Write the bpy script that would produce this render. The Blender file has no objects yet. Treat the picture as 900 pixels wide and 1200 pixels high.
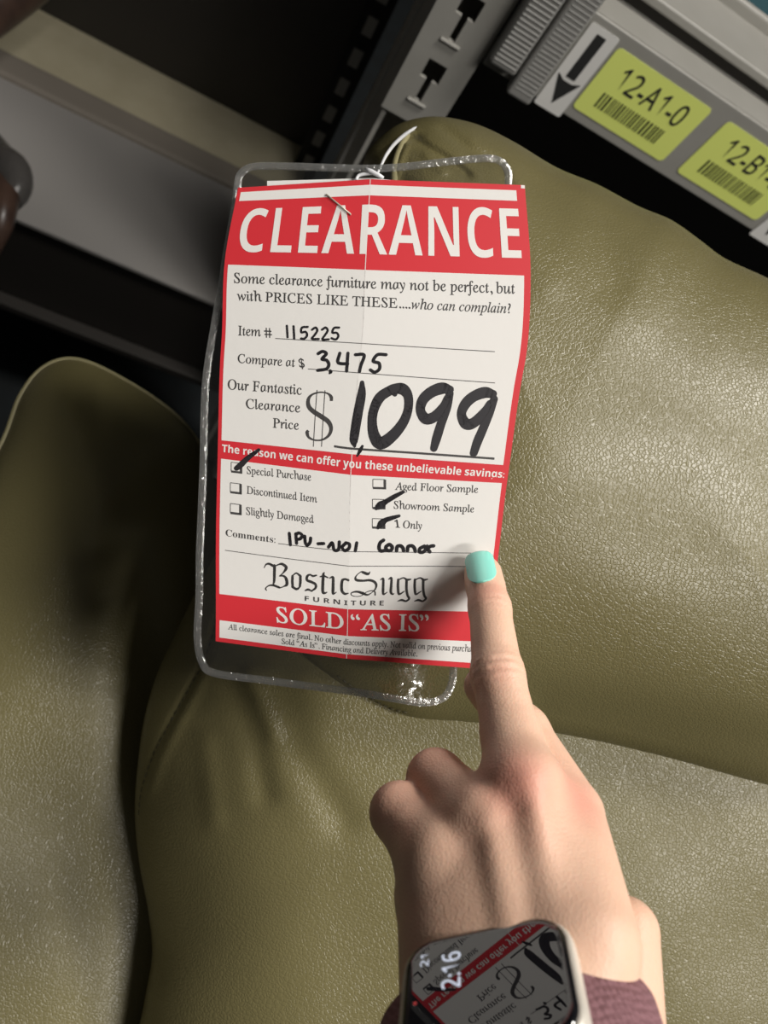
import bpy, bmesh, math
import numpy as np
from mathutils import Vector, Matrix

# ------------------------------------------------------------------ camera, light, exposure
C = bpy.context.scene.collection
scene = bpy.context.scene
FOCAL = 850.0                                  # focal length for a 900 x 1200 frame
CAM = np.array([0.0, 0.0, 1.30])               # a phone held at chest height, looking steeply down
RIGHT = np.array([0.880, 0.152, 0.426])
DOWN = np.array([0.325, -0.883, -0.345])
FWD = np.cross(RIGHT, DOWN)
RIGHT /= np.linalg.norm(RIGHT); FWD /= np.linalg.norm(FWD); DOWN = np.cross(FWD, RIGHT)
cd = bpy.data.cameras.new('camera'); cam = bpy.data.objects.new('camera', cd); C.objects.link(cam)
cd.sensor_fit = 'VERTICAL'; cd.sensor_height = 24.0; cd.lens = 24.0 * FOCAL / 1200.0
cd.clip_start = 0.01
cd.dof.use_dof = True; cd.dof.focus_distance = 0.262; cd.dof.aperture_fstop = 8.5
M = Matrix(((RIGHT[0], -DOWN[0], -FWD[0], CAM[0]), (RIGHT[1], -DOWN[1], -FWD[1], CAM[1]), (RIGHT[2], -DOWN[2], -FWD[2], CAM[2]), (0, 0, 0, 1)))
cam.matrix_world = M
scene.camera = cam

world = bpy.data.worlds.new('showroom'); scene.world = world; world.use_nodes = True
world.node_tree.nodes['Background'].inputs[0].default_value = (1.0, 0.97, 0.92, 1)
world.node_tree.nodes['Background'].inputs[1].default_value = 0.055

def ceiling_lamp(name, loc, aim, sx, sy, power, col=(1.0, 0.96, 0.90)):
    l = bpy.data.lights.new(name, 'AREA'); l.shape = 'RECTANGLE'; l.size = sx; l.size_y = sy; l.energy = power; l.color = col
    o = bpy.data.objects.new(name, l); C.objects.link(o); o.location = loc
    d = Vector(aim) - Vector(loc); o.rotation_euler = d.to_track_quat('-Z', 'Y').to_euler()
    return o
ceiling_lamp('ceiling_lamp_main', (0.88, 0.10, 3.2), (0.1, 0.1, 1.0), 0.30, 0.7, 35)
ceiling_lamp('ceiling_lamp_aisle', (1.15, 1.38, 3.2), (0.1, 0.1, 1.0), 0.9, 0.25, 50)
ceiling_lamp('ceiling_lamp_rear', (1.25, -1.10, 3.2), (0.1, 0.1, 1.0), 0.9, 0.30, 33)

vs = scene.view_settings
vs.view_transform = 'Standard'; vs.look = 'None'; vs.gamma = 1.0; vs.use_curve_mapping = False
vs.exposure = 0.0
scene.cycles.max_bounces = 8; scene.cycles.transparent_max_bounces = 16
scene.cycles.caustics_reflective = False; scene.cycles.caustics_refractive = False

# ------------------------------------------------------------------ what is printed and written on the card, in mm
CARD_FOLD, CARD_WIDTH = 49.47, 105.64
CARD = [
    (0.00, [(-50.68, -112.61, 251.9), (-4.72, -115.07, 250.8), (49.11, -114.0, 253.0)]),
    (30.30, [(-56.38, -87.44, 256.28), (-6.61, -85.18, 255.39), (52.12, -83.94, 257.59)]),
    (55.59, [(-58.08, -63.27, 259.81), (-7.93, -60.2, 259.09), (51.34, -57.02, 261.29)]),
    (66.15, [(-59.01, -53.94, 261.25), (-9.2, -49.82, 260.6), (49.62, -46.07, 262.8)]),
    (95.29, [(-60.67, -26.36, 265.15), (-11.68, -21.08, 264.68), (46.15, -17.11, 266.88)]),
    (102.86, [(-61.06, -19.73, 266.14), (-12.19, -13.6, 265.72), (45.39, -10.56, 267.92)]),
    (136.91, [(-62.7, 13.69, 270.53), (-13.04, 20.13, 270.32), (42.32, 20.84, 272.52)]),
    (153.48, [(-63.18, 30.63, 272.62), (-13.63, 36.55, 272.5), (40.4, 37.81, 274.7)]),
    (163.57, [(-63.47, 40.37, 273.87), (-13.85, 46.55, 273.82), (39.29, 49.03, 276.02)]),
    (172.76, [(-63.83, 49.01, 275.0), (-14.24, 55.65, 275.0), (37.83, 60.01, 277.2)]),
]
TEXTS = [
    ('CLEARANCE', 'headline', (4.0, 25.48), (102.67, 24.73), 16.76),
    ('Some clearance furniture may not be perfect, but', 'serif', (3.71, 36.75), (100.32, 36.32), 3.59),
    ('with PRICES LIKE THESE....', 'serif', (4.92, 42.78), (65.11, 42.77), 3.35),
    ('who can complain?', 'italic', (65.4, 42.82), (99.07, 42.7), 3.25),
    ('Item #', 'serif', (5.73, 55.24), (17.8, 55.08), 3.55),
    ('Compare at $', 'serif', (6.19, 65.79), (30.22, 65.7), 3.43),
    ('Our Fantastic', 'serif', (3.06, 75.94), (29.93, 75.6), 3.68),
    ('Clearance', 'serif', (9.87, 82.31), (29.71, 81.98), 3.49),
    ('Price', 'serif', (19.95, 88.41), (29.56, 88.33), 3.49),
    ('The reason we can offer you these unbelievable savings:', 'sansboldw', (1.53, 100.02), (104.29, 100.6), 3.1),
    ('Special Purchase', 'serif', (11.01, 107.49), (34.96, 106.95), 2.96),
    ('Discontinued Item', 'serif', (11.09, 115.01), (37.37, 114.77), 2.88),
    ('Slightly Damaged', 'serif', (11.05, 122.83), (36.3, 122.55), 2.84),
    ('Aged Floor Sample', 'serif', (65.52, 107.62), (95.59, 107.32), 2.93),
    ('Showroom Sample', 'serif', (65.45, 114.81), (94.89, 115.32), 2.94),
    ('1 Only', 'serif', (65.72, 121.98), (76.06, 122.51), 2.94),
    ('Comments:', 'serifbold', (3.53, 131.71), (22.05, 131.89), 2.46),
    ('F U R N I T U R E', 'sansbold', (33.29, 152.19), (63.41, 151.79), 1.84),
    ('SOLD “AS IS”', 'serifw', (22.73, 161.84), (81.47, 160.9), 6.09),
    ('All clearance sales are final. No other discounts apply. Not valid on previous purchases.', 'serif', (4.54, 167.12), (103.9, 167.44), 2.2),
    ('Sold “As Is”. Financing and Delivery Available.', 'serif', (24.88, 170.25), (78.17, 170.08), 2.16),
]
RULES = [
    [(18.95,55.64,0.28),(49.48,55.65,0.27),(71.48,55.64,0.26),(94.79,55.53,0.26)],
    [(31.47,66.07,0.28),(49.3,66.02,0.27),(72.94,66.1,0.27),(96.58,66.11,0.26)],
    [(42.73,93.08,0.82),(49.49,93.26,0.81),(75.79,93.1,0.84),(100.0,93.02,0.87)],
    [(23.09,131.97,0.25),(37.03,131.8,0.26),(49.37,131.49,0.26),(75.29,131.43,0.26),(100.11,131.45,0.26)],
    [(3.36,137.05,0.25),(24.43,137.16,0.26),(49.16,136.99,0.26),(75.64,136.72,0.26),(101.03,136.63,0.26)],
]
DOLLAR = [
    [(40.75,76.84,1.07),(40.49,75.33,1.22),(39.02,74.23,0.61),(36.39,74.1,0.55),(33.69,75.17,0.74),(32.42,76.98,1.23),(32.67,79.43,1.6),(34.38,81.12,1.7),(37.59,82.83,1.79),(40.17,84.44,1.7),(41.25,86.67,1.43),(40.62,89.22,1.06),(38.38,91.1,0.69),(35.58,91.54,0.63),(33.34,90.72,0.95),(32.63,89.06,1.26),(33.06,88.24,0.94)],
    [(35.29,73.34,0.31),(35.15,94.03,0.32)],
    [(38.17,73.23,0.31),(38.15,93.71,0.32)],
]
INK_ITEM = [
    [(22.8,50.86,0.81),(23.27,54.92,0.83)],
    [(25.15,50.89,0.81),(25.65,55.3,0.83)],
    [(30.16,50.87,0.8),(28.17,51.23,0.81),(28.01,52.91,0.81),(29.5,52.68,0.81),(30.08,53.92,0.82),(29.26,55.09,0.82),(28.06,55.16,0.83)],
    [(31.71,51.8,0.81),(32.91,50.98,0.8),(33.57,51.95,0.81),(32.81,53.51,0.81),(31.91,54.99,0.82),(34.27,54.95,0.82)],
    [(35.2,51.61,0.8),(36.41,50.8,0.8),(37.21,51.76,0.8),(36.46,53.31,0.81),(35.58,55.03,0.81),(37.78,54.9,0.81)],
    [(41.14,50.55,0.8),(39.41,50.79,0.8),(38.9,52.42,0.8),(40.4,52.44,0.8),(41.08,53.56,0.8),(40.27,54.76,0.81),(38.74,54.44,0.81)],
]
INK_COMPARE = [
    [(34.55,60.25,1.19),(36.07,59.32,1.18),(37.42,60.15,1.18),(36.11,62.06,1.19),(37.82,62.45,1.18),(38.73,63.93,1.18),(37.98,65.54,1.18),(35.0,66.3,1.19)],
    [(39.41,66.1,1.13),(39.65,66.49,1.23),(39.29,67.03,0.72)],
    [(42.15,59.58,1.17),(41.92,62.92,1.17),(45.34,63.18,1.16)],
    [(45.0,59.39,1.16),(45.26,65.73,1.17)],
    [(47.71,59.71,1.15),(50.67,59.67,1.15),(50.04,63.34,1.15),(49.79,65.47,1.16)],
    [(58.09,59.01,1.14),(55.21,59.21,1.14),(54.04,61.54,1.15),(56.06,62.15,1.15),(56.45,64.13,1.15),(55.0,65.4,1.15),(53.45,64.7,1.15)],
]
INK_PRICE = [
    [(51.09,69.36,1.48),(51.27,73.54,2.97),(50.65,79.7,3.32),(50.13,85.22,3.34),(49.79,90.06,3.02),(50.2,92.23,1.18)],
    [(52.99,92.01,0.84),(52.3,93.66,1.35),(51.37,95.82,0.68)],
    [(62.74,72.64,1.63),(61.24,71.42,3.26),(57.75,74.04,3.61),(55.98,78.59,3.31),(55.77,83.38,3.33),(56.92,88.09,4.04),(59.31,90.53,4.58),(63.21,87.44,4.04),(66.46,82.49,3.49),(67.79,77.63,3.12),(67.31,72.96,3.25),(65.09,70.59,4.06),(62.03,70.82,3.58),(60.16,71.83,3.27)],
    [(81.4,69.57,2.89),(78.6,69.31,4.18),(75.18,70.9,4.03),(72.56,73.9,3.73),(72.16,77.62,3.27),(74.24,80.36,3.96),(77.13,79.45,3.78),(80.03,75.66,3.24),(81.12,72.58,2.9)],
    [(81.57,70.88,2.73),(81.12,75.91,3.08),(79.87,81.39,3.14),(78.77,86.98,3.22),(78.14,90.9,2.6)],
    [(96.51,69.98,2.85),(93.49,69.68,3.97),(90.07,71.25,3.83),(87.47,74.09,3.7),(86.53,77.82,3.25),(88.51,81.03,3.95),(91.24,80.34,3.77),(94.72,76.18,3.38),(96.01,73.44,2.87)],
    [(97.16,71.71,2.7),(96.13,76.74,3.06),(94.68,82.23,3.14),(93.25,87.18,3.24),(92.39,91.53,2.83)],
]
INK_COMMENT = [
    [(27.19,127.61,1.2),(27.6,131.8,1.21)],
    [(29.59,127.46,1.2),(29.91,130.96,1.21)],
    [(29.59,127.64,1.2),(30.81,127.01,1.2),(31.95,127.67,1.2),(31.36,128.99,1.2),(29.96,129.53,1.2)],
    [(32.93,127.89,1.2),(33.14,130.17,1.21),(33.85,131.14,1.21),(34.89,129.93,1.21),(35.12,128.31,1.21)],
    [(37.88,130.06,1.21),(39.99,129.67,1.21)],
    [(41.76,130.79,1.21),(43.15,129.0,1.21),(43.88,131.57,1.22),(45.46,131.18,1.22),(45.78,128.28,1.21)],
    [(48.24,128.3,1.21),(46.86,130.1,1.22),(47.75,131.34,1.22),(49.32,130.3,1.22),(49.48,128.67,1.22),(48.24,128.3,1.21)],
    [(52.22,128.1,1.22),(51.74,131.15,1.22)],
    [(62.13,126.94,1.37),(60.93,127.97,1.37),(60.53,129.78,1.37),(61.2,131.03,1.37),(62.62,130.91,1.37)],
    [(64.13,128.57,1.37),(63.1,129.56,1.37),(63.68,130.82,1.37),(65.1,130.73,1.37),(65.48,129.53,1.38),(64.66,128.64,1.37),(64.13,128.57,1.37)],
    [(67.17,130.96,1.38),(67.35,129.32,1.38),(68.58,129.02,1.38),(69.5,129.84,1.38),(69.8,130.92,1.38)],
    [(71.23,130.91,1.38),(71.43,129.27,1.38),(72.83,128.96,1.38),(73.77,129.78,1.38),(74.19,131.05,1.38)],
    [(77.45,129.0,1.39),(75.91,129.93,1.38),(75.81,131.21,1.38),(77.06,131.31,1.38),(78.07,130.27,1.39),(77.64,129.11,1.39)],
    [(78.52,128.98,1.39),(78.96,130.26,1.39),(79.66,131.17,1.38)],
    [(79.09,129.53,1.39),(79.94,128.96,1.39),(80.93,128.84,1.39)],
]
INK_TICKS = [
    [(7.06,105.97,1.83),(8.61,104.42,2.18),(11.38,101.16,1.88),(15.22,97.43,1.19)],
    [(59.15,114.85,1.61),(60.66,113.67,2.91),(62.47,112.31,1.95),(65.47,110.24,1.79),(68.6,108.3,1.31)],
    [(59.97,122.27,1.3),(61.18,120.62,2.59),(62.71,119.28,1.95),(65.18,118.34,1.63),(67.56,117.55,1.15)],
]
LOGO = [
    [(17.99,141.65,0.31),(18.64,140.4,0.54),(19.8,139.98,0.85),(21.17,140.47,1.01),(21.95,140.76,0.78)],
    [(21.86,140.38,1.09),(21.83,143.3,1.09),(21.78,146.02,0.94),(21.45,147.43,0.55)],
    [(21.95,140.64,0.39),(23.29,139.81,0.54),(24.65,139.44,1.01),(26.02,140.23,1.17),(26.03,141.21,1.01),(24.89,142.91,0.47),(23.74,144.03,0.39)],
    [(23.74,144.03,0.39),(25.3,143.83,0.78),(26.29,144.88,1.17),(26.51,146.81,1.1),(25.36,147.74,0.47),(23.8,148.52,0.39)],
    [(19.02,150.0,0.32),(18.62,149.54,0.55),(18.93,148.8,0.39),(20.09,147.99,0.55),(21.65,147.8,0.86),(23.41,148.25,0.87),(24.19,148.39,0.39)],
    [(28.6,143.42,0.94),(28.56,145.58,1.02),(28.75,147.52,0.95)],
    [(28.4,143.44,0.39),(29.94,142.19,0.63),(31.31,142.88,0.94)],
    [(31.51,143.05,1.02),(31.55,145.2,1.02),(31.39,146.99,0.87)],
    [(28.67,147.53,0.95),(30.24,148.12,0.95),(31.39,147.19,0.47)],
    [(37.51,142.01,0.55),(36.16,142.46,0.79),(34.99,142.1,0.71),(34.03,142.93,0.94),(34.06,144.3,1.02),(35.63,144.77,1.03),(37.2,145.48,1.03),(37.23,146.86,0.87),(35.7,148.24,0.56)],
    [(33.36,148.33,0.48),(34.52,147.79,0.87),(35.9,148.21,0.56)],
    [(40.39,140.53,0.32),(40.03,141.76,1.03),(39.98,147.71,1.11),(40.78,148.32,0.8),(41.55,147.91,0.4)],
    [(38.88,142.38,0.47),(40.23,141.93,0.71),(41.72,142.34,0.55)],
    [(42.38,142.45,0.4),(43.53,141.9,0.87),(43.75,142.87,1.03),(43.79,147.23,1.12),(43.9,148.33,0.64),(45.05,147.47,0.32)],
    [(49.37,142.34,0.96),(48.0,142.12,0.8),(47.06,143.04,1.03),(47.05,146.43,1.12),(48.17,147.68,0.96),(49.53,147.32,0.4)],
    [(57.5,139.06,0.32),(56.74,139.87,1.03),(54.93,139.29,1.03),(54.13,139.1,0.48),(52.59,140.31,0.4),(52.04,141.5,0.8),(52.67,142.29,1.04),(55.07,142.47,0.88),(57.45,142.25,0.95),(59.27,142.83,1.03),(60.13,144.01,0.95),(59.82,145.61,0.64),(58.48,147.02,0.32),(56.91,147.83,0.72),(55.07,147.26,1.04),(52.84,146.68,0.8),(50.85,147.1,0.48),(50.67,147.91,0.4),(52.1,148.49,0.32),(54.51,148.26,0.32),(56.46,146.84,0.32),(58.44,146.22,0.4),(59.67,146.61,0.56),(59.93,147.8,0.64)],
    [(61.62,142.01,0.32),(62.6,141.6,0.87),(62.77,143.19,1.03),(62.88,146.37,1.03),(63.15,147.56,0.71),(64.51,146.75,0.32)],
    [(64.8,141.78,0.48),(65.77,141.37,0.87),(65.88,144.35,1.03),(65.92,146.74,1.03),(66.78,147.52,0.55),(67.15,147.12,0.24)],
    [(68.41,141.94,0.95),(68.49,144.33,1.03),(68.87,146.9,0.95),(69.39,147.41,0.71),(71.13,146.28,0.39)],
    [(68.61,141.94,0.56),(70.35,141.21,0.56),(71.8,141.91,0.87),(73.19,141.7,0.55)],
    [(71.62,142.11,1.03),(71.87,145.48,1.03),(72.46,147.85,0.94),(73.16,149.02,0.86),(72.02,150.02,0.71),(70.36,149.65,0.86),(68.77,150.06,0.31)],
    [(74.8,141.88,0.95),(74.92,144.26,1.03),(75.33,146.83,0.94),(75.86,147.34,0.71),(77.58,146.21,0.39)],
    [(75.0,141.88,0.55),(76.74,141.15,0.55),(78.2,141.85,0.87),(79.59,141.64,0.55)],
    [(78.02,142.05,1.03),(78.32,145.42,1.02),(78.94,147.77,0.94),(79.65,148.94,0.86),(78.52,149.94,0.7),(76.86,149.57,0.86),(75.27,149.98,0.31)],
]
BOXES = [
    [(5.1, 103.78), (8.76, 103.75), (8.85, 107.35), (5.19, 107.4)],
    [(4.97, 111.76), (8.79, 111.7), (8.87, 115.24), (5.05, 115.3)],
    [(5.14, 119.53), (8.89, 119.46), (8.95, 122.93), (5.21, 123.0)],
    [(57.46, 104.03), (61.74, 103.93), (61.93, 107.22), (57.63, 107.29)],
    [(57.65, 111.53), (61.91, 111.49), (62.04, 114.83), (57.75, 114.84)],
    [(57.79, 118.83), (62.13, 118.85), (62.24, 122.26), (57.86, 122.22)],
]
# ------------------------------------------------------------------ helpers
SC = 1.1                                       # size of the near things against the 1 / depth scale they were measured in
def at(px, py, d):
    """a pixel and a depth in mm -> a point of the room in metres"""
    d = np.asarray(d, float) * SC / 1000.0
    x = (np.asarray(px, float) - 450) / FOCAL * d; y = (np.asarray(py, float) - 600) / FOCAL * d
    return CAM + x[..., None] * RIGHT + y[..., None] * DOWN + d[..., None] * FWD
def axes_to_room(X):
    """points in mm on the camera's three axes -> metres in the room"""
    X = np.asarray(X, float) / 1000.0
    return CAM + X[..., 0:1] * RIGHT + X[..., 1:2] * DOWN + X[..., 2:3] * FWD

def material(name, col, rough=0.5, metal=0.0, spec=0.5, bump=None, vary=None, coat=0.0):
    m = bpy.data.materials.new(name); m.use_nodes = True
    nt = m.node_tree; b = nt.nodes['Principled BSDF']
    b.inputs['Base Color'].default_value = (*col, 1); b.inputs['Roughness'].default_value = rough
    b.inputs['Metallic'].default_value = metal; b.inputs['Specular IOR Level'].default_value = spec
    b.inputs['Coat Weight'].default_value = coat
    if bump or vary:
        tc = nt.nodes.new('ShaderNodeTexCoord')
    if bump:                                   # (scale, strength, distance)
        n = nt.nodes.new('ShaderNodeTexNoise'); n.inputs['Scale'].default_value = bump[0]; n.inputs['Detail'].default_value = 4
        bp = nt.nodes.new('ShaderNodeBump'); bp.inputs['Strength'].default_value = bump[1]; bp.inputs['Distance'].default_value = bump[2]
        nt.links.new(tc.outputs['Object'], n.inputs['Vector']); nt.links.new(n.outputs['Fac'], bp.inputs['Height']); nt.links.new(bp.outputs['Normal'], b.inputs['Normal'])
    if vary:                                   # (scale, second colour)
        n = nt.nodes.new('ShaderNodeTexNoise'); n.inputs['Scale'].default_value = vary[0]; n.inputs['Detail'].default_value = 5
        mx = nt.nodes.new('ShaderNodeMix'); mx.data_type = 'RGBA'
        mx.inputs[6].default_value = (*col, 1); mx.inputs[7].default_value = (*vary[1], 1)
        rp = nt.nodes.new('ShaderNodeMapRange'); rp.inputs[1].default_value = 0.35; rp.inputs[2].default_value = 0.65
        nt.links.new(tc.outputs['Object'], n.inputs['Vector']); nt.links.new(n.outputs['Fac'], rp.inputs[0]); nt.links.new(rp.outputs[0], mx.inputs[0]); nt.links.new(mx.outputs[2], b.inputs['Base Color'])
    return m

def leather_material():
    m = bpy.data.materials.new('green_leather'); m.use_nodes = True; nt = m.node_tree; b = nt.nodes['Principled BSDF']
    N = nt.nodes.new; L = nt.links.new
    tc = N('ShaderNodeTexCoord')
    wob = N('ShaderNodeTexNoise'); wob.inputs['Scale'].default_value = 180; wob.inputs['Detail'].default_value = 2
    mixv = N('ShaderNodeMix'); mixv.data_type = 'VECTOR'; mixv.inputs[0].default_value = 0.0014
    L(tc.outputs['Object'], wob.inputs['Vector']); L(tc.outputs['Object'], mixv.inputs[4]); L(wob.outputs['Color'], mixv.inputs[5])
    v = N('ShaderNodeTexVoronoi'); v.feature = 'DISTANCE_TO_EDGE'; v.inputs['Scale'].default_value = 600
    L(mixv.outputs[1], v.inputs['Vector'])
    r = N('ShaderNodeMapRange'); r.inputs[1].default_value = 0.0; r.inputs[2].default_value = 0.20; r.interpolation_type = 'SMOOTHSTEP'
    L(v.outputs['Distance'], r.inputs[0])
    n2 = N('ShaderNodeTexNoise'); n2.inputs['Scale'].default_value = 60; n2.inputs['Detail'].default_value = 3
    L(tc.outputs['Object'], n2.inputs['Vector'])
    bp = N('ShaderNodeBump'); bp.inputs['Strength'].default_value = 0.42; bp.inputs['Distance'].default_value = 0.00022
    L(r.outputs[0], bp.inputs['Height'])
    bp2 = N('ShaderNodeBump'); bp2.inputs['Strength'].default_value = 0.35; bp2.inputs['Distance'].default_value = 0.0006
    L(n2.outputs['Fac'], bp2.inputs['Height']); L(bp.outputs['Normal'], bp2.inputs['Normal']); L(bp2.outputs['Normal'], b.inputs['Normal'])
    big = N('ShaderNodeTexNoise'); big.inputs['Scale'].default_value = 14; L(tc.outputs['Object'], big.inputs['Vector'])
    mx = N('ShaderNodeMix'); mx.data_type = 'RGBA'; mx.inputs[6].default_value = (0.150, 0.130, 0.056, 1); mx.inputs[7].default_value = (0.172, 0.150, 0.067, 1)
    L(big.outputs['Fac'], mx.inputs[0]); L(mx.outputs[2], b.inputs['Base Color'])
    b.inputs['Roughness'].default_value = 0.34; b.inputs['Specular IOR Level'].default_value = 0.5
    return m

def sleeve_material(name, lo, hi, scale, dist, rough=0.06, tint=(0.93, 0.93, 0.92), haze=0.0):
    m = bpy.data.materials.new(name); m.use_nodes = True; nt = m.node_tree; nt.nodes.clear()
    N = nt.nodes.new; L = nt.links.new
    out = N('ShaderNodeOutputMaterial'); mix = N('ShaderNodeMixShader'); tr = N('ShaderNodeBsdfTransparent'); gl = N('ShaderNodeBsdfGlossy')
    tr.inputs[0].default_value = (*tint, 1); gl.inputs['Roughness'].default_value = rough; gl.inputs[0].default_value = (1, 1, 1, 1)
    lw = N('ShaderNodeLayerWeight'); lw.inputs[0].default_value = 0.35
    mr = N('ShaderNodeMapRange'); mr.inputs[3].default_value = lo; mr.inputs[4].default_value = hi
    tc = N('ShaderNodeTexCoord'); n = N('ShaderNodeTexNoise'); n.inputs['Scale'].default_value = scale; n.inputs['Detail'].default_value = 4
    bp = N('ShaderNodeBump'); bp.inputs['Strength'].default_value = 1.0; bp.inputs['Distance'].default_value = dist
    L(tc.outputs['Object'], n.inputs['Vector']); L(n.outputs['Fac'], bp.inputs['Height'])
    L(bp.outputs['Normal'], gl.inputs['Normal']); L(bp.outputs['Normal'], lw.inputs['Normal'])
    L(lw.outputs['Facing'], mr.inputs[0]); L(mr.outputs[0], mix.inputs[0])
    if haze:                                   # slightly milky where the vinyl is welded
        df = N('ShaderNodeBsdfDiffuse'); df.inputs[0].default_value = (0.8, 0.8, 0.78, 1); hz = N('ShaderNodeMixShader'); hz.inputs[0].default_value = haze
        L(tr.outputs[0], hz.inputs[1]); L(df.outputs[0], hz.inputs[2]); L(hz.outputs[0], mix.inputs[1])
    else: L(tr.outputs[0], mix.inputs[1])
    L(gl.outputs[0], mix.inputs[2]); L(mix.outputs[0], out.inputs[0])
    return m

def tag(o, label, cat, group=None):
    o['label'] = label; o['category'] = cat
    if group: o['group'] = group
def thing(name, loc, label, cat):
    o = bpy.data.objects.new(name, None); C.objects.link(o); o.location = loc; o.empty_display_size = 0.05
    tag(o, label, cat); return o
def origin_of(p):
    v = Vector((0, 0, 0))
    while p is not None: v = v + p.location; p = p.parent
    return v
def mesh_obj(name, verts, faces, mats, parent=None, origin=None, smooth=True, mat_idx=None):
    """one mesh object from points of the room; its own origin is its parent's (or the one given)"""
    org = origin_of(parent) if parent is not None else Vector(origin if origin is not None else (0, 0, 0))
    V = np.asarray(verts, float) - np.array(org)
    me = bpy.data.meshes.new(name); me.from_pydata(V.tolist(), [], [tuple(int(i) for i in f) for f in faces]); me.update()
    if not isinstance(mats, (list, tuple)): mats = [mats]
    for m in mats: me.materials.append(m)
    if mat_idx is not None: me.polygons.foreach_set('material_index', np.asarray(mat_idx, dtype=np.int32))
    if smooth: me.polygons.foreach_set('use_smooth', [True] * len(me.polygons))
    o = bpy.data.objects.new(name, me); C.objects.link(o)
    if parent is not None: o.parent = parent
    else: o.location = org
    return o
def outward(o):
    bm = bmesh.new(); bm.from_mesh(o.data); bmesh.ops.recalc_face_normals(bm, faces=bm.faces); bm.to_mesh(o.data); bm.free(); return o

class Geo:
    """collects shapes that belong to one part"""
    def __init__(s): s.v = []; s.f = []; s.m = []
    def add(s, v, f, m=0):
        k = len(s.v); s.v += [tuple(map(float, p)) for p in v]; s.f += [tuple(i + k for i in q) for q in f]; s.m += [m] * len(f)
    def box(s, x0, x1, y0, y1, z0, z1, m=0, bevel=0.0):
        bm = bmesh.new(); bmesh.ops.create_cube(bm, size=1.0)
        for v in bm.verts: v.co = Vector(((x0 + x1) / 2 + v.co.x * (x1 - x0), (y0 + y1) / 2 + v.co.y * (y1 - y0), (z0 + z1) / 2 + v.co.z * (z1 - z0)))
        if bevel: bmesh.ops.bevel(bm, geom=bm.edges[:], offset=bevel, segments=3, profile=0.5, affect='EDGES')
        bm.verts.index_update(); s.add([v.co for v in bm.verts], [[v.index for v in f.verts] for f in bm.faces], m); bm.free()
    def tube(s, pts, r, n=10, m=0, closed=False):
        P = [Vector(p) for p in pts]; K = len(P); R = [r] * K if not hasattr(r, '__len__') else list(r)
        prev = None; vs_ = []; fs = []
        for i in range(K):
            if closed: t = (P[(i + 1) % K] - P[i - 1])
            else: t = P[min(i + 1, K - 1)] - P[max(i - 1, 0)]
            t.normalize()
            if prev is None: prev = t.orthogonal().normalized()
            a = (prev - t * prev.dot(t)).normalized(); prev = a; b = t.cross(a)
            for j in range(n):
                an = 2 * math.pi * j / n; vs_.append(P[i] + (a * math.cos(an) + b * math.sin(an)) * R[i])
        for i in range(K if closed else K - 1):
            for j in range(n):
                i2 = (i + 1) % K; fs.append((i * n + j, i * n + (j + 1) % n, i2 * n + (j + 1) % n, i2 * n + j))
        if not closed: fs.append(tuple(range(n - 1, -1, -1))); fs.append(tuple((K - 1) * n + j for j in range(n)))
        s.add(vs_, fs, m)
    def poly(s, pts, thick, normal, m=0):
        n = len(pts); nv = Vector(normal).normalized() * thick
        top = [Vector(p) + nv for p in pts]; bot = [Vector(p) for p in pts]
        s.add(top + bot, [tuple(range(n)), tuple(range(2 * n - 1, n - 1, -1))] + [(i, i + n, (i + 1) % n + n, (i + 1) % n) for i in range(n)], m)
    def build(s, name, mats, parent=None, origin=None, smooth=False):
        return mesh_obj(name, s.v, s.f, mats, parent, origin, smooth, s.m)

def spline(pts, n, closed=False):
    """Catmull-Rom through pts, n points, evenly spread along the length"""
    P = np.array(pts, float); K = len(P); out = []
    segs = K if closed else K - 1
    for i in range(segs):
        p1, p2 = P[i], P[(i + 1) % K]
        p0 = P[i - 1] if (closed or i > 0) else 2 * p1 - p2
        p3 = P[(i + 2) % K] if (closed or i + 2 < K) else 2 * p2 - p1
        for t in np.linspace(0, 1, 24, endpoint=False):
            out.append(0.5 * (2 * p1 + (p2 - p0) * t + (2 * p0 - 5 * p1 + 4 * p2 - p3) * t * t + (3 * p1 - p0 - 3 * p2 + p3) * t ** 3))
    out.append(P[0] if closed else P[-1]); out = np.array(out)
    L = np.r_[0, np.cumsum(np.linalg.norm(np.diff(out[:, :2], axis=0), axis=1))]
    tt = np.linspace(0, L[-1], n + (1 if closed else 0))
    res = np.stack([np.interp(tt, L, out[:, k]) for k in range(P.shape[1])], 1)
    return res[:-1] if closed else res
def dist_to_line(Q, line, closed=False):
    A = np.asarray(line)[:, :2]; B = np.roll(A, -1, 0)
    if not closed: A, B = A[:-1], B[:-1]
    best = np.full(len(Q), 1e9)
    for a, b in zip(A, B):
        ab = b - a; t = np.clip(((Q - a) @ ab) / max(ab @ ab, 1e-9), 0, 1)
        best = np.minimum(best, np.linalg.norm(Q - (a + t[:, None] * ab), axis=1))
    return best

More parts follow.
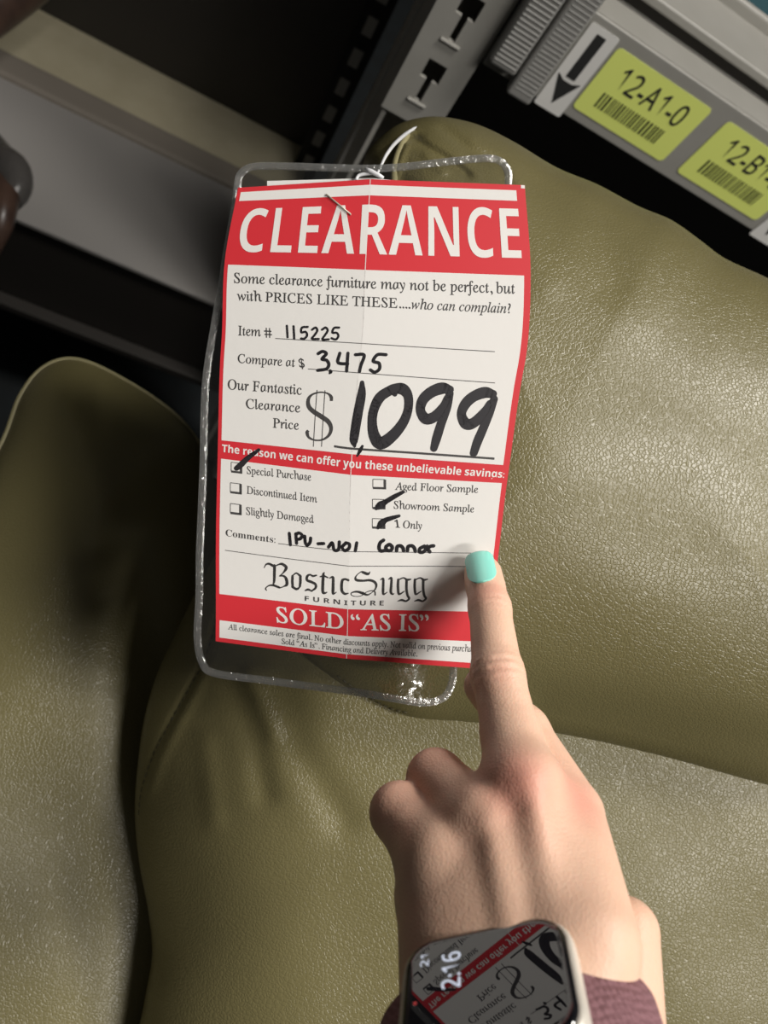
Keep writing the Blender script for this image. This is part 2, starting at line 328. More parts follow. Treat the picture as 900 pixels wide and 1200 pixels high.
# ------------------------------------------------------------------ materials
LEATHER = leather_material()
SEAM = material('seam_thread', (0.06, 0.052, 0.024), 0.7)
PIPING = material('leather_piping', (0.30, 0.27, 0.145), 0.5, bump=(500, 0.3, 0.0004))
FRAME_DARK = material('frame_cloth', (0.03, 0.028, 0.018), 0.9)
PAPER = material('card_paper', (0.80, 0.785, 0.76), 0.55, bump=(300, 0.15, 0.0003))
RED = material('red_ink', (0.66, 0.028, 0.040), 0.5)
INK = material('black_print', (0.055, 0.052, 0.052), 0.55)
GREY_INK = material('grey_print', (0.045, 0.043, 0.043), 0.55)
MARKER = material('marker_ink', (0.022, 0.02, 0.024), 0.5)
WHITE_PRINT = material('white_print', (0.82, 0.80, 0.77), 0.55)
SLEEVE = sleeve_material('clear_vinyl', 0.055, 0.55, 75, 0.0013, 0.14)
SLEEVE_RIM = sleeve_material('welded_vinyl', 0.18, 0.65, 320, 0.0012, 0.15, (0.84, 0.84, 0.83), 0.12)
NYLON = material('white_nylon', (0.75, 0.76, 0.78), 0.35)
STEEL_WIRE = material('staple_wire', (0.50, 0.46, 0.38), 0.4, 0.3)
STEEL = material('grey_painted_steel', (0.37, 0.36, 0.33), 0.42, spec=0.4, bump=(90, 0.1, 0.001), vary=(25, (0.345, 0.335, 0.305)))
STEEL_SHADE = material('shade_toned_steel', (0.032, 0.028, 0.024), 0.6)  # near-black colour stands in for the deep shade inside the bays
RIBBED = material('grey_plastic', (0.30, 0.295, 0.28), 0.5)
BOARD = material('cream_board', (0.52, 0.47, 0.33), 0.7, vary=(30, (0.48, 0.43, 0.295)))
TAUPE = material('taupe_steel', (0.33, 0.315, 0.30), 0.38, spec=0.5)
TAN = material('tan_edge', (0.25, 0.22, 0.185), 0.6)
BLACK_STEEL = material('black_steel', (0.008, 0.008, 0.008), 0.5)
FLOOR_MAT = material('dark_teal_floor', (0.006, 0.010, 0.012), 0.8, vary=(20, (0.004, 0.006, 0.007)))
WALL_MAT = material('dark_wall', (0.03, 0.027, 0.024), 0.9)
LABEL_Y = material('fluorescent_label', (0.90, 1.0, 0.25), 0.5)
LABEL_W = material('white_label', (0.85, 0.84, 0.81), 0.5)
LABEL_K = material('label_print', (0.03, 0.03, 0.03), 0.5)
BARCODE = material('barcode_print', (0.06, 0.07, 0.025), 0.5)
TEAL = material('teal_fabric', (0.020, 0.070, 0.085), 0.9, bump=(250, 0.6, 0.003))
KRAFT = material('cardboard', (0.22, 0.17, 0.11), 0.85, bump=(200, 0.6, 0.003), vary=(120, (0.10, 0.08, 0.055)))
WOOD = material('dark_wood', (0.085, 0.05, 0.036), 0.35, vary=(40, (0.05, 0.03, 0.024)))
WRAP = material('grey_plastic_wrap', (0.075, 0.07, 0.066), 0.25, bump=(60, 0.6, 0.004))
NAIL = material('mint_nail_polish', (0.30, 0.78, 0.67), 0.12, spec=0.6, coat=0.6)
ALU = material('brushed_aluminium', (0.66, 0.62, 0.55), 0.35, 0.25)
ALU_DARK = material('dark_case_edge', (0.10, 0.095, 0.09), 0.3, 0.9)
BAND = material('mauve_knit', (0.22, 0.105, 0.12), 0.85)

# ------------------------------------------------------------------ the setting
g = Geo(); g.box(-3.0, 3.0, -3.0, 3.0, -0.1, 0.0); o = g.build('floor', FLOOR_MAT, origin=(0, 0, 0)); o['kind'] = 'structure'
g = Geo(); g.box(-3.0, 3.0, 3.0, 3.1, 0.0, 3.4); o = g.build('wall_back', WALL_MAT, origin=(0, 3.0, 0)); o['kind'] = 'structure'

# ------------------------------------------------------------------ steel storage rack
RACK_AT = (0.13, 0.60, 0.0)
rack = thing('storage_rack', RACK_AT, 'grey steel storage rack with yellow bay labels standing behind the green leather recliner', 'shelving')
def slotted_plate(x0, x1, y0, y1, z0, z1, slots, mat_i=0):
    """a plate with real keyhole slots: slots = [(x centre, z centre)]"""
    gg = Geo(); zs = [z0]; holes = []
    for (xc, zc) in sorted(slots, key=lambda s: s[1]):
        holes += [(xc, 0.0085, zc - 0.0085, zc + 0.0085), (xc, 0.0028, zc - 0.029, zc - 0.0085)]
    holes.sort(key=lambda h: h[2]); z = z0
    for xc, hw, a, b in holes:
        if a > z + 1e-5: gg.box(x0, x1, y0, y1, z, a)
        gg.box(x0, xc - hw, y0, y1, a, b); gg.box(xc + hw, x1, y0, y1, a, b); z = b
    if z < z1: gg.box(x0, x1, y0, y1, z, z1)
    for (xc, zc) in slots:                         # the pressed tab below each slot
        gg.tube([(xc - 0.0085, y0 - 0.0004, zc - 0.031), (xc + 0.0085, y0 - 0.0004, zc - 0.031)], 0.0016, 8)
    return gg
zslots = [0.9345 + 0.058 * k for k in range(-14, 14) if 0.885 < 0.9345 + 0.058 * k - 0.03 and 0.9345 + 0.058 * k < 1.55]
post = Geo(); post.box(0.104, 0.108, 0.604, 0.68, -0.006, 2.0); post.box(0.148, 0.152, 0.604, 0.68, -0.006, 2.0); post.box(0.108, 0.148, 0.676, 0.68, -0.006, 2.0)
post.build('front_post', STEEL, rack)
pl = slotted_plate(0.101, 0.1545, 0.600, 0.6035, 0.884, 1.6, [(0.126, z) for z in zslots]); pl.build('slotted_plate', STEEL, rack)
g = Geo(); g.box(0.125, 0.17, 0.86, 0.90, -0.006, 2.0, bevel=0.002); g.build('rear_post', STEEL, rack)
g = Geo(); g.box(0.081, 0.117, 0.975, 0.98, 0.42, 1.8); rp = g.build('punched_strip', BLACK_STEEL, rack)
for k in range(12):
    zc = 0.47 + 0.047 * k
    g = Geo(); g.box(0.092, 0.106, 0.9735, 0.9755, zc, zc + 0.026, bevel=0.0005); g.build('strip_slot', STEEL, rp)
# beam carrying the bay labels
g = Geo()
g.box(0.157, 1.5, 0.600, 0.603, 0.961, 1.038, bevel=0.0012); g.box(0.157, 1.5, 0.603, 0.645, 1.034, 1.038); g.box(0.157, 1.5, 0.603, 0.640, 0.961, 0.964)
beam = g.build('label_beam', STEEL, rack)
g = Geo(); g.box(0.157, 0.181, 0.586, 0.600, 0.972, 1.12, bevel=0.003); g.box(0.183, 0.206, 0.588, 0.600, 0.957, 1.12, bevel=0.003)
for k in range(36):
    z = 0.978 + k * 0.0038
    g.tube([(0.159, 0.586, z), (0.179, 0.586, z)], 0.0006, 6); g.tube([(0.187, 0.588, z - 0.012), (0.204, 0.588, z - 0.012)], 0.0004, 6)
g.build('ribbed_bracket', RIBBED, rack)
g = Geo(); g.box(0.16, 1.5, 0.632, 0.700, 1.048, 1.056, bevel=0.002); g.box(0.16, 1.5, 0.694, 0.702, 1.048, 1.066, bevel=0.003); g.build('shelf_tray', STEEL, rack)
g = Geo(); g.box(0.16, 1.5, 0.64, 1.40, 1.036, 1.046); g.build('shelf_underside', STEEL_SHADE, rack)
g = Geo(); g.box(0.175, 1.5, 0.90, 0.905, -0.006, 1.034); g.build('bay_shade_panel', STEEL_SHADE, rack)  # added dark sheet, coloured as the shadow under the shelf
# the low bay on the left
g = Geo(); g.box(-1.6, 0.10, 0.655, 0.865, 0.462, 0.470, bevel=0.002); g.build('low_shelf_tray', TAUPE, rack)
g = Geo(); g.box(-1.6, 0.10, 0.862, 0.905, 0.452, 0.478, bevel=0.006); g.build('low_shelf_rail', TAN, rack)
g = Geo(); g.box(-1.6, 0.10, 0.905, 1.02, 0.455, 0.468); g.build('low_shelf_board', BOARD, rack)
g = Geo(); g.box(-1.6, 0.12, 1.018, 1.03, -0.006, 1.9); g.build('low_bay_shade_panel', STEEL_SHADE, rack)  # backdrop with the shade at the back of the bay in its colour
g = Geo(); g.box(-1.6, 0.10, 0.660, 0.668, 0.30, 0.462); g.box(-1.6, 0.10, 0.640, 0.660, 0.285, 0.30, bevel=0.002); g.build('low_shelf_fascia', STEEL_SHADE, rack)
g = Geo(); g.box(-1.60, -1.56, 0.66, 0.70, -0.006, 2.0); g.box(-1.60, -1.56, 1.0, 1.04, -0.006, 2.0); g.build('end_post', STEEL, rack)
g = Geo(); g.box(1.46, 1.5, 0.61, 0.65, -0.006, 2.0); g.build('far_post', STEEL, rack)

g = Geo(); g.box(-1.6, 1.5, 0.600, 0.645, 1.70, 1.76, bevel=0.002); g.box(-1.6, 1.5, 0.645, 1.40, 1.74, 1.752); g.build('upper_shelf', STEEL, rack)
# writing: built-in vector font -> flat meshes
def _map(s, up, lo, dig=None, fix={}):
    r = ''
    for ch in s:
        if ch in fix: r += fix[ch]
        elif 'A' <= ch <= 'Z': r += chr(up + ord(ch) - 65)
        elif 'a' <= ch <= 'z': r += chr(lo + ord(ch) - 97)
        elif dig and '0' <= ch <= '9': r += chr(dig + ord(ch) - 48)
        else: r += ch
    return r
STYLES = {'serif': (lambda s: _map(s, 0x1D434, 0x1D44E, 0x1D7CE, {'h': '\u210e'}), -0.27, 0.012),
          'italic': (lambda s: _map(s, 0x1D434, 0x1D44E, None, {'h': '\u210e'}), 0.0, 0.010),
          'serifbold': (lambda s: _map(s, 0x1D400, 0x1D41A, 0x1D7CE), 0.0, 0.0),
          'sansbold': (lambda s: _map(s, 0x1D5D4, 0x1D5EE, 0x1D7EC), 0.0, 0.003),
          'headline': (lambda s: _map(s, 0x1D5D4, 0x1D5EE, 0x1D7EC), 0.0, -0.009),
          'sans': (lambda s: _map(s, 0x1D5A0, 0x1D5BA, 0x1D7E2), 0.0, 0.008)}
def text_mesh(s, style):
    fn, shear, off = STYLES[style]
    c = bpy.data.curves.new('text', 'FONT'); c.body = fn(s); c.size = 1.0; c.shear = shear; c.offset = off; c.resolution_u = 3
    o = bpy.data.objects.new('text', c); C.objects.link(o)
    bpy.context.view_layer.update()
    me = bpy.data.meshes.new_from_object(o.evaluated_get(bpy.context.evaluated_depsgraph_get()))
    v = np.array([x.co[:] for x in me.vertices]) if len(me.vertices) else np.zeros((0, 3)); f = [tuple(p.vertices) for p in me.polygons]
    bpy.data.objects.remove(o); bpy.data.curves.remove(c); bpy.data.meshes.remove(me)
    return v, f
_caps = {}
def cap_height(style):
    if style not in _caps:
        v, f = text_mesh('H', style); _caps[style] = v[:, 1].max()
    return _caps[style]
def fit_text(s, style, p0, p1, cap):
    """text between two points of a flat (u, v) sheet whose v runs down; returns (u, v) points and faces"""
    v, f = text_mesh(s, style); p0 = np.array(p0); p1 = np.array(p1); d = p1 - p0; L = np.linalg.norm(d); d /= L; up = np.array([d[1], -d[0]])
    x = (v[:, 0] - v[:, 0].min()) / np.ptp(v[:, 0]) * L; y = v[:, 1] * cap / cap_height(style)
    return p0 + x[:, None] * d + y[:, None] * up, f

# bay labels on the beam: parts of the rack with their print in the same mesh
def rounded(x0, x1, z0, z1, r):
    pts = []
    for cx, cz, a0 in [(x1 - r, z0 + r, -90), (x1 - r, z1 - r, 0), (x0 + r, z1 - r, 90), (x0 + r, z0 + r, 180)]:
        for k in range(6): a = math.radians(a0 + 18 * k); pts.append((cx + r * math.cos(a), cz + r * math.sin(a)))
    return pts
def bay_label(x0, x1, z0, z1, code, seed):
    gg = Geo(); Y = 0.5998
    gg.poly([(x, Y, z) for x, z in rounded(x0, x1, z0, z1, 0.004)], 0.0003, (0, -1, 0), 0)
    w = x1 - x0; h = z1 - z0
    q, f = fit_text(code, 'sans', (x0 + 0.17 * w, 0.0), (x0 + 0.86 * w, 0.0), 0.33 * h)
    gg.add([(a, Y - 0.0005, z0 + 0.53 * h - b) for a, b in q], f, 1)
    rnd = np.random.RandomState(seed); x = x0 + 0.15 * w
    while x < x0 + 0.82 * w:
        bw = 0.0011 + 0.0012 * rnd.rand(); gg.add([(x, Y - 0.0005, z0 + 0.17 * h), (x + bw, Y - 0.0005, z0 + 0.17 * h), (x + bw, Y - 0.0005, z0 + 0.41 * h), (x, Y - 0.0005, z0 + 0.41 * h)], [(0, 1, 2, 3)], 2)
        x += bw + 0.0010 + 0.0011 * rnd.rand()
    o = gg.build('bay_label', [LABEL_Y, LABEL_K, BARCODE], beam); o['label'] = 'yellow bay label reading ' + code; return o
bay_label(0.2405, 0.339, 0.9705, 1.0275, '12-A1-0', 3)
bay_label(0.3565, 0.455, 0.9705, 1.0275, '12-B1-0', 8)
def arrow_label(x0, x1, z0, z1):
    gg = Geo(); Y = 0.5996
    gg.poly([(x, Y, z) for x, z in rounded(x0, x1, z0, z1, 0.002)], 0.0003, (0, -1, 0), 0)
    xc = (x0 + x1) / 2; w = x1 - x0; h = z1 - z0; z = lambda t: z0 + t * h
    gg.add([(xc - .16 * w, Y - .0006, z(.93)), (xc + .16 * w, Y - .0006, z(.93)), (xc + .16 * w, Y - .0006, z(.42)), (xc - .16 * w, Y - .0006, z(.42))], [(0, 1, 2, 3)], 1)
    gg.add([(xc, Y - .0006, z(.10)), (xc + .42 * w, Y - .0006, z(.42)), (xc + .16 * w, Y - .0006, z(.375)), (xc - .16 * w, Y - .0006, z(.375)), (xc - .42 * w, Y - .0006, z(.42))], [(0, 1, 2, 3, 4)], 1)
    gg.build('arrow_label', [LABEL_W, LABEL_K], beam)
arrow_label(0.2110, 0.2375, 0.957, 1.032)
arrow_label(0.4620, 0.4885, 0.957, 1.032)

rack.location = (0.121, 0.60, 0.006)

# folded teal cloth with its cardboard liner on the shelf above the labels
roll = thing('folded_fabric', (0.75, 0.85, 1.046), 'teal folded fabric with a rough cardboard liner on the shelf above the yellow labels', 'fabric')
g = Geo(); rnd = np.random.RandomState(2)
ed = [(x, 0.708 + 0.004 * rnd.rand(), 1.058 + 0.004 * rnd.rand()) for x in np.linspace(0.30, 1.2, 60)]
vs_ = []; fs_ = []
for i, p in enumerate(ed):
    vs_ += [(p[0], p[1], 1.052), p, (p[0], p[1] + 0.010, p[2] + 0.002), (p[0], p[1] + 0.012, 1.052)]
for i in range(len(ed) - 1):
    a = 4 * i; b = a + 4
    fs_ += [(a, b, b + 1, a + 1), (a + 1, b + 1, b + 2, a + 2), (a + 2, b + 2, b + 3, a + 3), (a, a + 3, b + 3, b)]
fs_ += [(0, 1, 2, 3), (len(vs_) - 4, len(vs_) - 1, len(vs_) - 2, len(vs_) - 3)]
g.add(vs_, fs_); outward(g.build('cardboard_liner', KRAFT, roll))
vs_ = []; fs_ = []; nx, ny = 40, 24
for i in range(nx):
    for j in range(ny):
        t = j / (ny - 1); x = 0.30 + 0.9 * i / (nx - 1); y = 0.726 + 0.22 * t
        vs_.append((x, y, 1.053 + 0.030 * math.sin(math.pi * min(1, t * 1.0 + 0.02)) ** 0.4 + 0.003 * math.sin(x * 60 + y * 90)))
for i in range(nx - 1):
    for j in range(ny - 1): fs_.append((i * ny + j, (i + 1) * ny + j, (i + 1) * ny + j + 1, i * ny + j + 1))
k = len(vs_); vs_ += [(x, y, 1.052) for x, y in [(0.30, 0.726), (1.2, 0.726), (1.2, 0.946), (0.30, 0.946)]]; fs_.append((k, k + 3, k + 2, k + 1))
fs_.append(tuple([k] + [j for j in range(ny)] + [k + 3])); fs_.append(tuple([k + 1] + [(nx - 1) * ny + j for j in range(ny)] + [k + 2]))
g = Geo(); g.add(vs_, fs_); outward(g.build('cloth', TEAL, roll, smooth=True))

# dark wooden chair end on the low shelf at the left
chair = thing('wooden_chair', tuple(at(-200, 560, 1031)), 'dark wooden chair with a grey wrapped joint in front of the low grey shelf', 'chair')
def rod(pts, radii, n=24): g_ = Geo(); g_.tube([tuple(p) for p in pts], radii, n); return g_
g = rod([at(-8, 170, 800), at(-2, 205, 770), at(6, 232, 745), at(0, 262, 735), at(-20, 300, 755), at(-60, 380, 840), at(-130, 480, 930), at(-200, 560, 1031)], [0.012, 0.014, 0.0155, 0.014, 0.014, 0.015, 0.014, 0.012]); g.build('leg', WOOD, chair, smooth=True)
q = spline([(-40, 120, 815), (-4, 150, 800), (14, 178, 780), (30, 195, 765), (34, 215, 758), (22, 236, 752), (6, 243, 750)], 26)
rr = np.interp(np.linspace(0, 1, 26), [0, .25, .45, .62, .8, 1], [0.007, 0.009, 0.016, 0.019, 0.015, 0.006])
g = rod(at(q[:, 0] - 14, q[:, 1] + 4, q[:, 2]), rr); g.build('wrapped_joint', WRAP, chair, smooth=True)
q = spline([(-90, 70, 760), (-40, 30, 780), (5, -2, 800), (40, -30, 815), (90, -75, 840)], 20)
g = rod(at(q[:, 0] - 2, q[:, 1] - 2, q[:, 2]), 0.030); g.build('rail', WOOD, chair, smooth=True)
q = spline([(-90, 70, 760), (-120, 130, 770), (-100, 250, 800), (-60, 380, 840)], 16)
g = rod(at(q[:, 0], q[:, 1], q[:, 2]), 0.016); g.build('side_rail', WOOD, chair, smooth=True)

# ------------------------------------------------------------------ green leather recliner
sofa = thing('recliner', (0.05, 0.05, 0.0), 'olive green leather recliner with a padded headrest that the clearance tag hangs from', 'armchair')
class Cushion:
    def __init__(s, outline, base, dome, radius, back, centre, ridges=(), n=520, rings=150, lump=0.0):
        s.o = spline(outline, n, True); s.base = base; s.dome = dome; s.R = radius; s.back = back; s.c = np.array(centre, float); s.ridges = ridges; s.rings = rings; s.lump = lump
    def depth(s, Q):
        Q = np.atleast_2d(np.asarray(Q, float)); e = np.clip(dist_to_line(Q, s.o, True) / s.R, 0, 1)
        d = s.base(Q[:, 0], Q[:, 1]) - s.dome * np.sqrt(np.clip(1 - (1 - e) ** 2, 0, 1))
        for line, w, amp in s.ridges:
            line = np.asarray(line, float)
            r = dist_to_line(Q, line); d = d - amp * np.exp(-(r / w) ** 2) * np.clip(e * 12, 0, 1)
        if s.lump:
            x, y = Q[:, 0], Q[:, 1]
            d = d - s.lump * e * (np.sin(x / 71 + y / 113) + 0.6 * np.sin(x / 39 - y / 57 + 1.3) + 0.4 * np.sin(y / 29 + x / 83))
        return d
    def on(s, px, py, lift=0.0): Q = np.stack([np.atleast_1d(px), np.atleast_1d(py)], 1).astype(float); return at(Q[:, 0], Q[:, 1], s.depth(Q) - lift)
    def build(s, name, parent):
        n = len(s.o); K = s.rings; V = []; F = []
        f = (np.arange(K) / K) ** 1.25
        Q = np.concatenate([s.o + (s.c - s.o) * t for t in f] + [s.c[None]])
        V = at(Q[:, 0], Q[:, 1], s.depth(Q))
        idx = np.arange(n)
        for k in range(K - 1):
            a = k * n
            F += [(a + i, a + (i + 1) % n, a + n + (i + 1) % n, a + n + i) for i in idx]
        a = (K - 1) * n; F += [(a + i, a + (i + 1) % n, K * n) for i in idx]
        B = 14; b0 = len(V); t = (np.arange(1, B + 1) / (B + 1))
        Qb = np.concatenate([s.o + (s.c - s.o) * (0.7 * u ** 1.6) for u in t] + [s.c[None]])
        eb = np.concatenate([np.full(n, u) for u in t] + [np.array([1.0])])
        Vb = at(Qb[:, 0], Qb[:, 1], s.base(Qb[:, 0], Qb[:, 1]) + s.back * np.sqrt(1 - (1 - eb) ** 2))
        V = np.concatenate([V, Vb]); ring = lambda k: 0 if k == 0 else b0 + (k - 1) * n
        for k in range(B):
            a, b = ring(k), ring(k + 1); F += [(a + (i + 1) % n, a + i, b + i, b + (i + 1) % n) for i in idx]
        a = ring(B); F += [(a + (i + 1) % n, a + i, len(V) - 1) for i in idx]
        o = mesh_obj(name, V, F, LEATHER, parent)
        return outward(o)
def stitches(cush, line, step, length, name, parent, lift=0.1, r=0.00035, mat=None):
    L = spline(line, 400); d = np.r_[0, np.cumsum(np.linalg.norm(np.diff(L, axis=0), axis=1))]; gg = Geo(); t = 0.0
    while t + length < d[-1]:
        u = np.linspace(t, t + length, 5); px = np.interp(u, d, L[:, 0]); py = np.interp(u, d, L[:, 1])
        gg.tube([tuple(p) for p in cush.on(px, py, lift)], [r * .6, r, r, r, r * .6], 6); t += step
    return gg.build(name, mat or SEAM, parent, smooth=True)

# the cushion of the next seat, lower and further left
side = Cushion([(-60, 620), (0, 522), (24, 462), (52, 428), (92, 420), (150, 446), (205, 484), (235, 520), (262, 600), (290, 720), (300, 900), (300, 1150), (280, 1400), (60, 1480), (-180, 1420), (-220, 1000), (-160, 760)],
               lambda x, y: 396 - 0.06 * (y - 500) + 0.13 * (x - 60), 34, 190, 60, (60, 950), lump=0.8,
               ridges=[([(150, 640), (178, 760), (190, 900)], 40, -4)])
side_o = side.build('side_cushion', sofa)
edge = spline([(-60, 622), (0, 524), (24, 464), (53, 430), (92, 422), (150, 448), (205, 486), (235, 522)], 70)
g = Geo(); g.tube([tuple(p) for p in at(edge[:, 0], edge[:, 1], side.base(edge[:, 0], edge[:, 1]) - 4)], 0.0016, 10); g.build('piping', PIPING, side_o, smooth=True)

# the padded back below the headrest
seam_l = [(262, 700), (240, 772), (222, 806), (200, 846), (180, 884), (166, 925), (162, 960)]
back = Cushion([(330, 600), (262, 640), (232, 690), (206, 742), (184, 790), (170, 838), (162, 890), (158, 950), (163, 1010), (174, 1070), (178, 1120), (168, 1180), (150, 1290), (200, 1480), (500, 1560), (900, 1500), (1120, 1300), (1150, 1000), (1060, 820), (800, 700), (560, 640)],
               lambda x, y: 347 - 0.030 * (y - 800) + 0.030 * (x - 430), 44, 210, 60, (560, 1080), lump=0.7,
               ridges=[(seam_l, 4, -1.3), ([(250, 770), (232, 806), (210, 848), (190, 886), (176, 925)], 7, 1.0),
                       ([(270, 800), (300, 870), (310, 930)], 16, -1.6), ([(330, 800), (350, 880), (400, 960)], 22, -1.8), ([(290, 790), (320, 860)], 10, 1.2),
                       ([(240, 870), (250, 960)], 14, 1.0)])
back_o = back.build('back_cushion', sofa)
stitches(back, seam_l, 9, 6.0, 'stitching', back_o)

# the headrest, nearest to the camera
head = Cushion([(426, 192), (432, 176), (447, 160), (466, 146), (492, 138), (520, 137), (560, 146), (602, 166), (652, 196), (700, 216), (747, 241), (787, 258), (820, 281), (850, 303), (900, 326), (980, 366), (1080, 470), (1130, 680), (1060, 900), (960, 941), (900, 927), (850, 913), (780, 892), (710, 874), (650, 862), (590, 853), (540, 848), (480, 842), (430, 820), (385, 792), (348, 752), (330, 660), (340, 520), (370, 400), (400, 290)],
               lambda x, y: 313 + 0.04 * (x - 450) - 0.012 * (y - 500), 58, 300, 46, (700, 560), lump=0.8,
               ridges=[([(482, 160), (500, 172), (530, 190), (548, 205)], 5, -3.4), ([(520, 150), (552, 176), (585, 192), (600, 230)], 7, -3.0), ([(476, 168), (468, 190), (462, 215)], 4, 2.2),
                       ([(466, 170), (452, 200)], 5, -3.0), ([(500, 182), (520, 200)], 6, 1.8), ([(450, 172), (470, 164), (492, 158)], 4, -2.0), ([(640, 215), (700, 260), (720, 330)], 28, -1.6), ([(600, 250), (640, 330)], 26, 1.2),
                       ([(560, 150), (640, 200), (740, 250)], 14, 1.2), ([(930, 880), (760, 850), (640, 830)], 26, -2.0)])
head_o = head.build('headrest', sofa)
q = spline([(477, 158), (470, 172), (463, 192), (462, 215), (466, 240)], 30)
g = Geo(); g.tube([tuple(p) for p in head.on(q[:, 0], q[:, 1], 0.6)], 0.0016, 10); g.build('corner_piping', PIPING, head_o, smooth=True)
stitches(head, [(395, 792), (425, 813), (455, 829), (480, 836)], 8, 5.5, 'stitching', head_o, 0.3, 0.0005)

# the covered frame under the cushions, standing on the floor
corners = np.array([at(x, y, d) for x, y, d in [(480, 260, 380), (1000, 480, 380), (1000, 1350, 420), (60, 1350, 440), (60, 560, 470), (300, 560, 420)]])
g = Geo(); n = len(corners)
top = corners.copy(); bot = corners.copy(); bot[:, 2] = 0.10
g.add(list(top) + list(bot), [tuple(range(n)), tuple(range(2 * n - 1, n - 1, -1))] + [(i, i + n, (i + 1) % n + n, (i + 1) % n) for i in range(n)])
outward(g.build('covered_frame', FRAME_DARK, sofa))
for p in corners[[0, 1, 2, 3]]:
    cx, cy = (p[:2] * 0.8 + corners[:, :2].mean(0) * 0.2)
    g = Geo(); g.tube([(cx, cy, 0.0), (cx, cy, 0.11)], [0.018, 0.025], 16); g.build('foot', WOOD, sofa, smooth=True)

# ------------------------------------------------------------------ clearance tag
tag_o = thing('clearance_tag', tuple(at(470, 165, 285)), 'red and white clearance price tag stapled to a clear vinyl sleeve hanging from the headrest', 'price tag')
_v = np.array([r[0] for r in CARD]); _P = np.array([r[1] for r in CARD])        # rows x (left, fold, right) x 3
_M = np.gradient(_P, _v, axis=0)
def card_point(u, v, lift=0.0):
    """a place on the card in mm (u across from the left edge, v down from the top) -> room"""
    u = np.asarray(u, float); v = np.asarray(v, float)
    i = np.clip(np.searchsorted(_v, v) - 1, 0, len(_v) - 2); h = (_v[i + 1] - _v[i])[:, None, None]; s = ((v - _v[i]) / (_v[i + 1] - _v[i]))[:, None, None]
    Q = (2 * s**3 - 3 * s**2 + 1) * _P[i] + (s**3 - 2 * s**2 + s) * h * _M[i] + (-2 * s**3 + 3 * s**2) * _P[i + 1] + (s**3 - s**2) * h * _M[i + 1]
    a = np.minimum(u / CARD_FOLD, 1.0)[:, None]; b = np.maximum((u - CARD_FOLD) / (CARD_WIDTH - CARD_FOLD), 0.0)[:, None]
    X = Q[:, 0] + (Q[:, 1] - Q[:, 0]) * a + (Q[:, 2] - Q[:, 1]) * b
    X = X.copy(); X[:, 2] -= lift + 0.25 * np.sin(u / 23.0) * np.sin(v / 31.0)
    return axes_to_room(X)
class Print:
    """flat shapes laid on the card"""
    def __init__(s): s.uv = []; s.f = []; s.m = []
    def add(s, uv, f, m=0):
        k = len(s.uv); s.uv += [tuple(map(float, p)) for p in uv]; s.f += [tuple(int(i) + k for i in q) for q in f]; s.m += [m] * len(f)
    def rect(s, u0, v0, u1, v1, m=0, step=3.0):
        us = sorted(set(list(np.linspace(u0, u1, max(2, int((u1 - u0) / step) + 1))) + ([CARD_FOLD] if u0 < CARD_FOLD < u1 else []))); vv = np.linspace(v0, v1, max(2, int((v1 - v0) / step) + 1))
        n = len(vv); s.add([(u, v) for u in us for v in vv], [(i * n + j, i * n + j + 1, (i + 1) * n + j + 1, (i + 1) * n + j) for i in range(len(us) - 1) for j in range(n - 1)], m)
    def text(s, t, style, p0, p1, cap, m=0): q, f = fit_text(t, style, p0, p1, cap); s.add(q, f, m)
    def stroke(s, pts, m=0, smooth=True, cap=True):
        P = np.array(pts, float)
        if len(P) > 2 and smooth: P = spline(P, 14 * len(P))
        else: P = np.stack([np.interp(np.linspace(0, len(P) - 1, 12 * len(P)), np.arange(len(P)), P[:, k]) for k in range(3)], 1)
        d = np.gradient(P[:, :2], axis=0); d /= np.maximum(np.linalg.norm(d, axis=1), 1e-9)[:, None]; nn = np.stack([-d[:, 1], d[:, 0]], 1) * P[:, 2:3] / 2
        n = len(P); s.add(np.concatenate([P[:, :2] + nn, P[:, :2] - nn]), [(i, i + 1, n + i + 1, n + i) for i in range(n - 1)], m)
        if cap:
            for q in (P[0], P[-1]): s.disc(q[0], q[1], q[2] / 2, m)
            for q in P[6:-6:5]: s.disc(q[0], q[1], q[2] / 2, m)
    def disc(s, u, v, r, m=0, n=14): s.add([(u + r * math.cos(2 * math.pi * k / n), v + r * math.sin(2 * math.pi * k / n)) for k in range(n)], [tuple(range(n))], m)
    def build(s, name, mats, parent, lift):
        bm = bmesh.new(); vv = [bm.verts.new((p[0], p[1], 0)) for p in s.uv]; bm.verts.ensure_lookup_table()
        for q, m in zip(s.f, s.m):
            try: fc = bm.faces.new([vv[i] for i in q]); fc.material_index = m
            except ValueError: pass
        bmesh.ops.bisect_plane(bm, geom=bm.verts[:] + bm.edges[:] + bm.faces[:], plane_co=(CARD_FOLD, 0, 0), plane_no=(1, 0, 0))
        bm.verts.index_update(); V = np.array([x.co[:] for x in bm.verts]); F = [[x.index for x in fc.verts] for fc in bm.faces]; mi = [fc.material_index for fc in bm.faces]; bm.free()
        return mesh_obj(name, card_point(V[:, 0], V[:, 1], lift), F, mats, parent, smooth=False, mat_idx=mi)

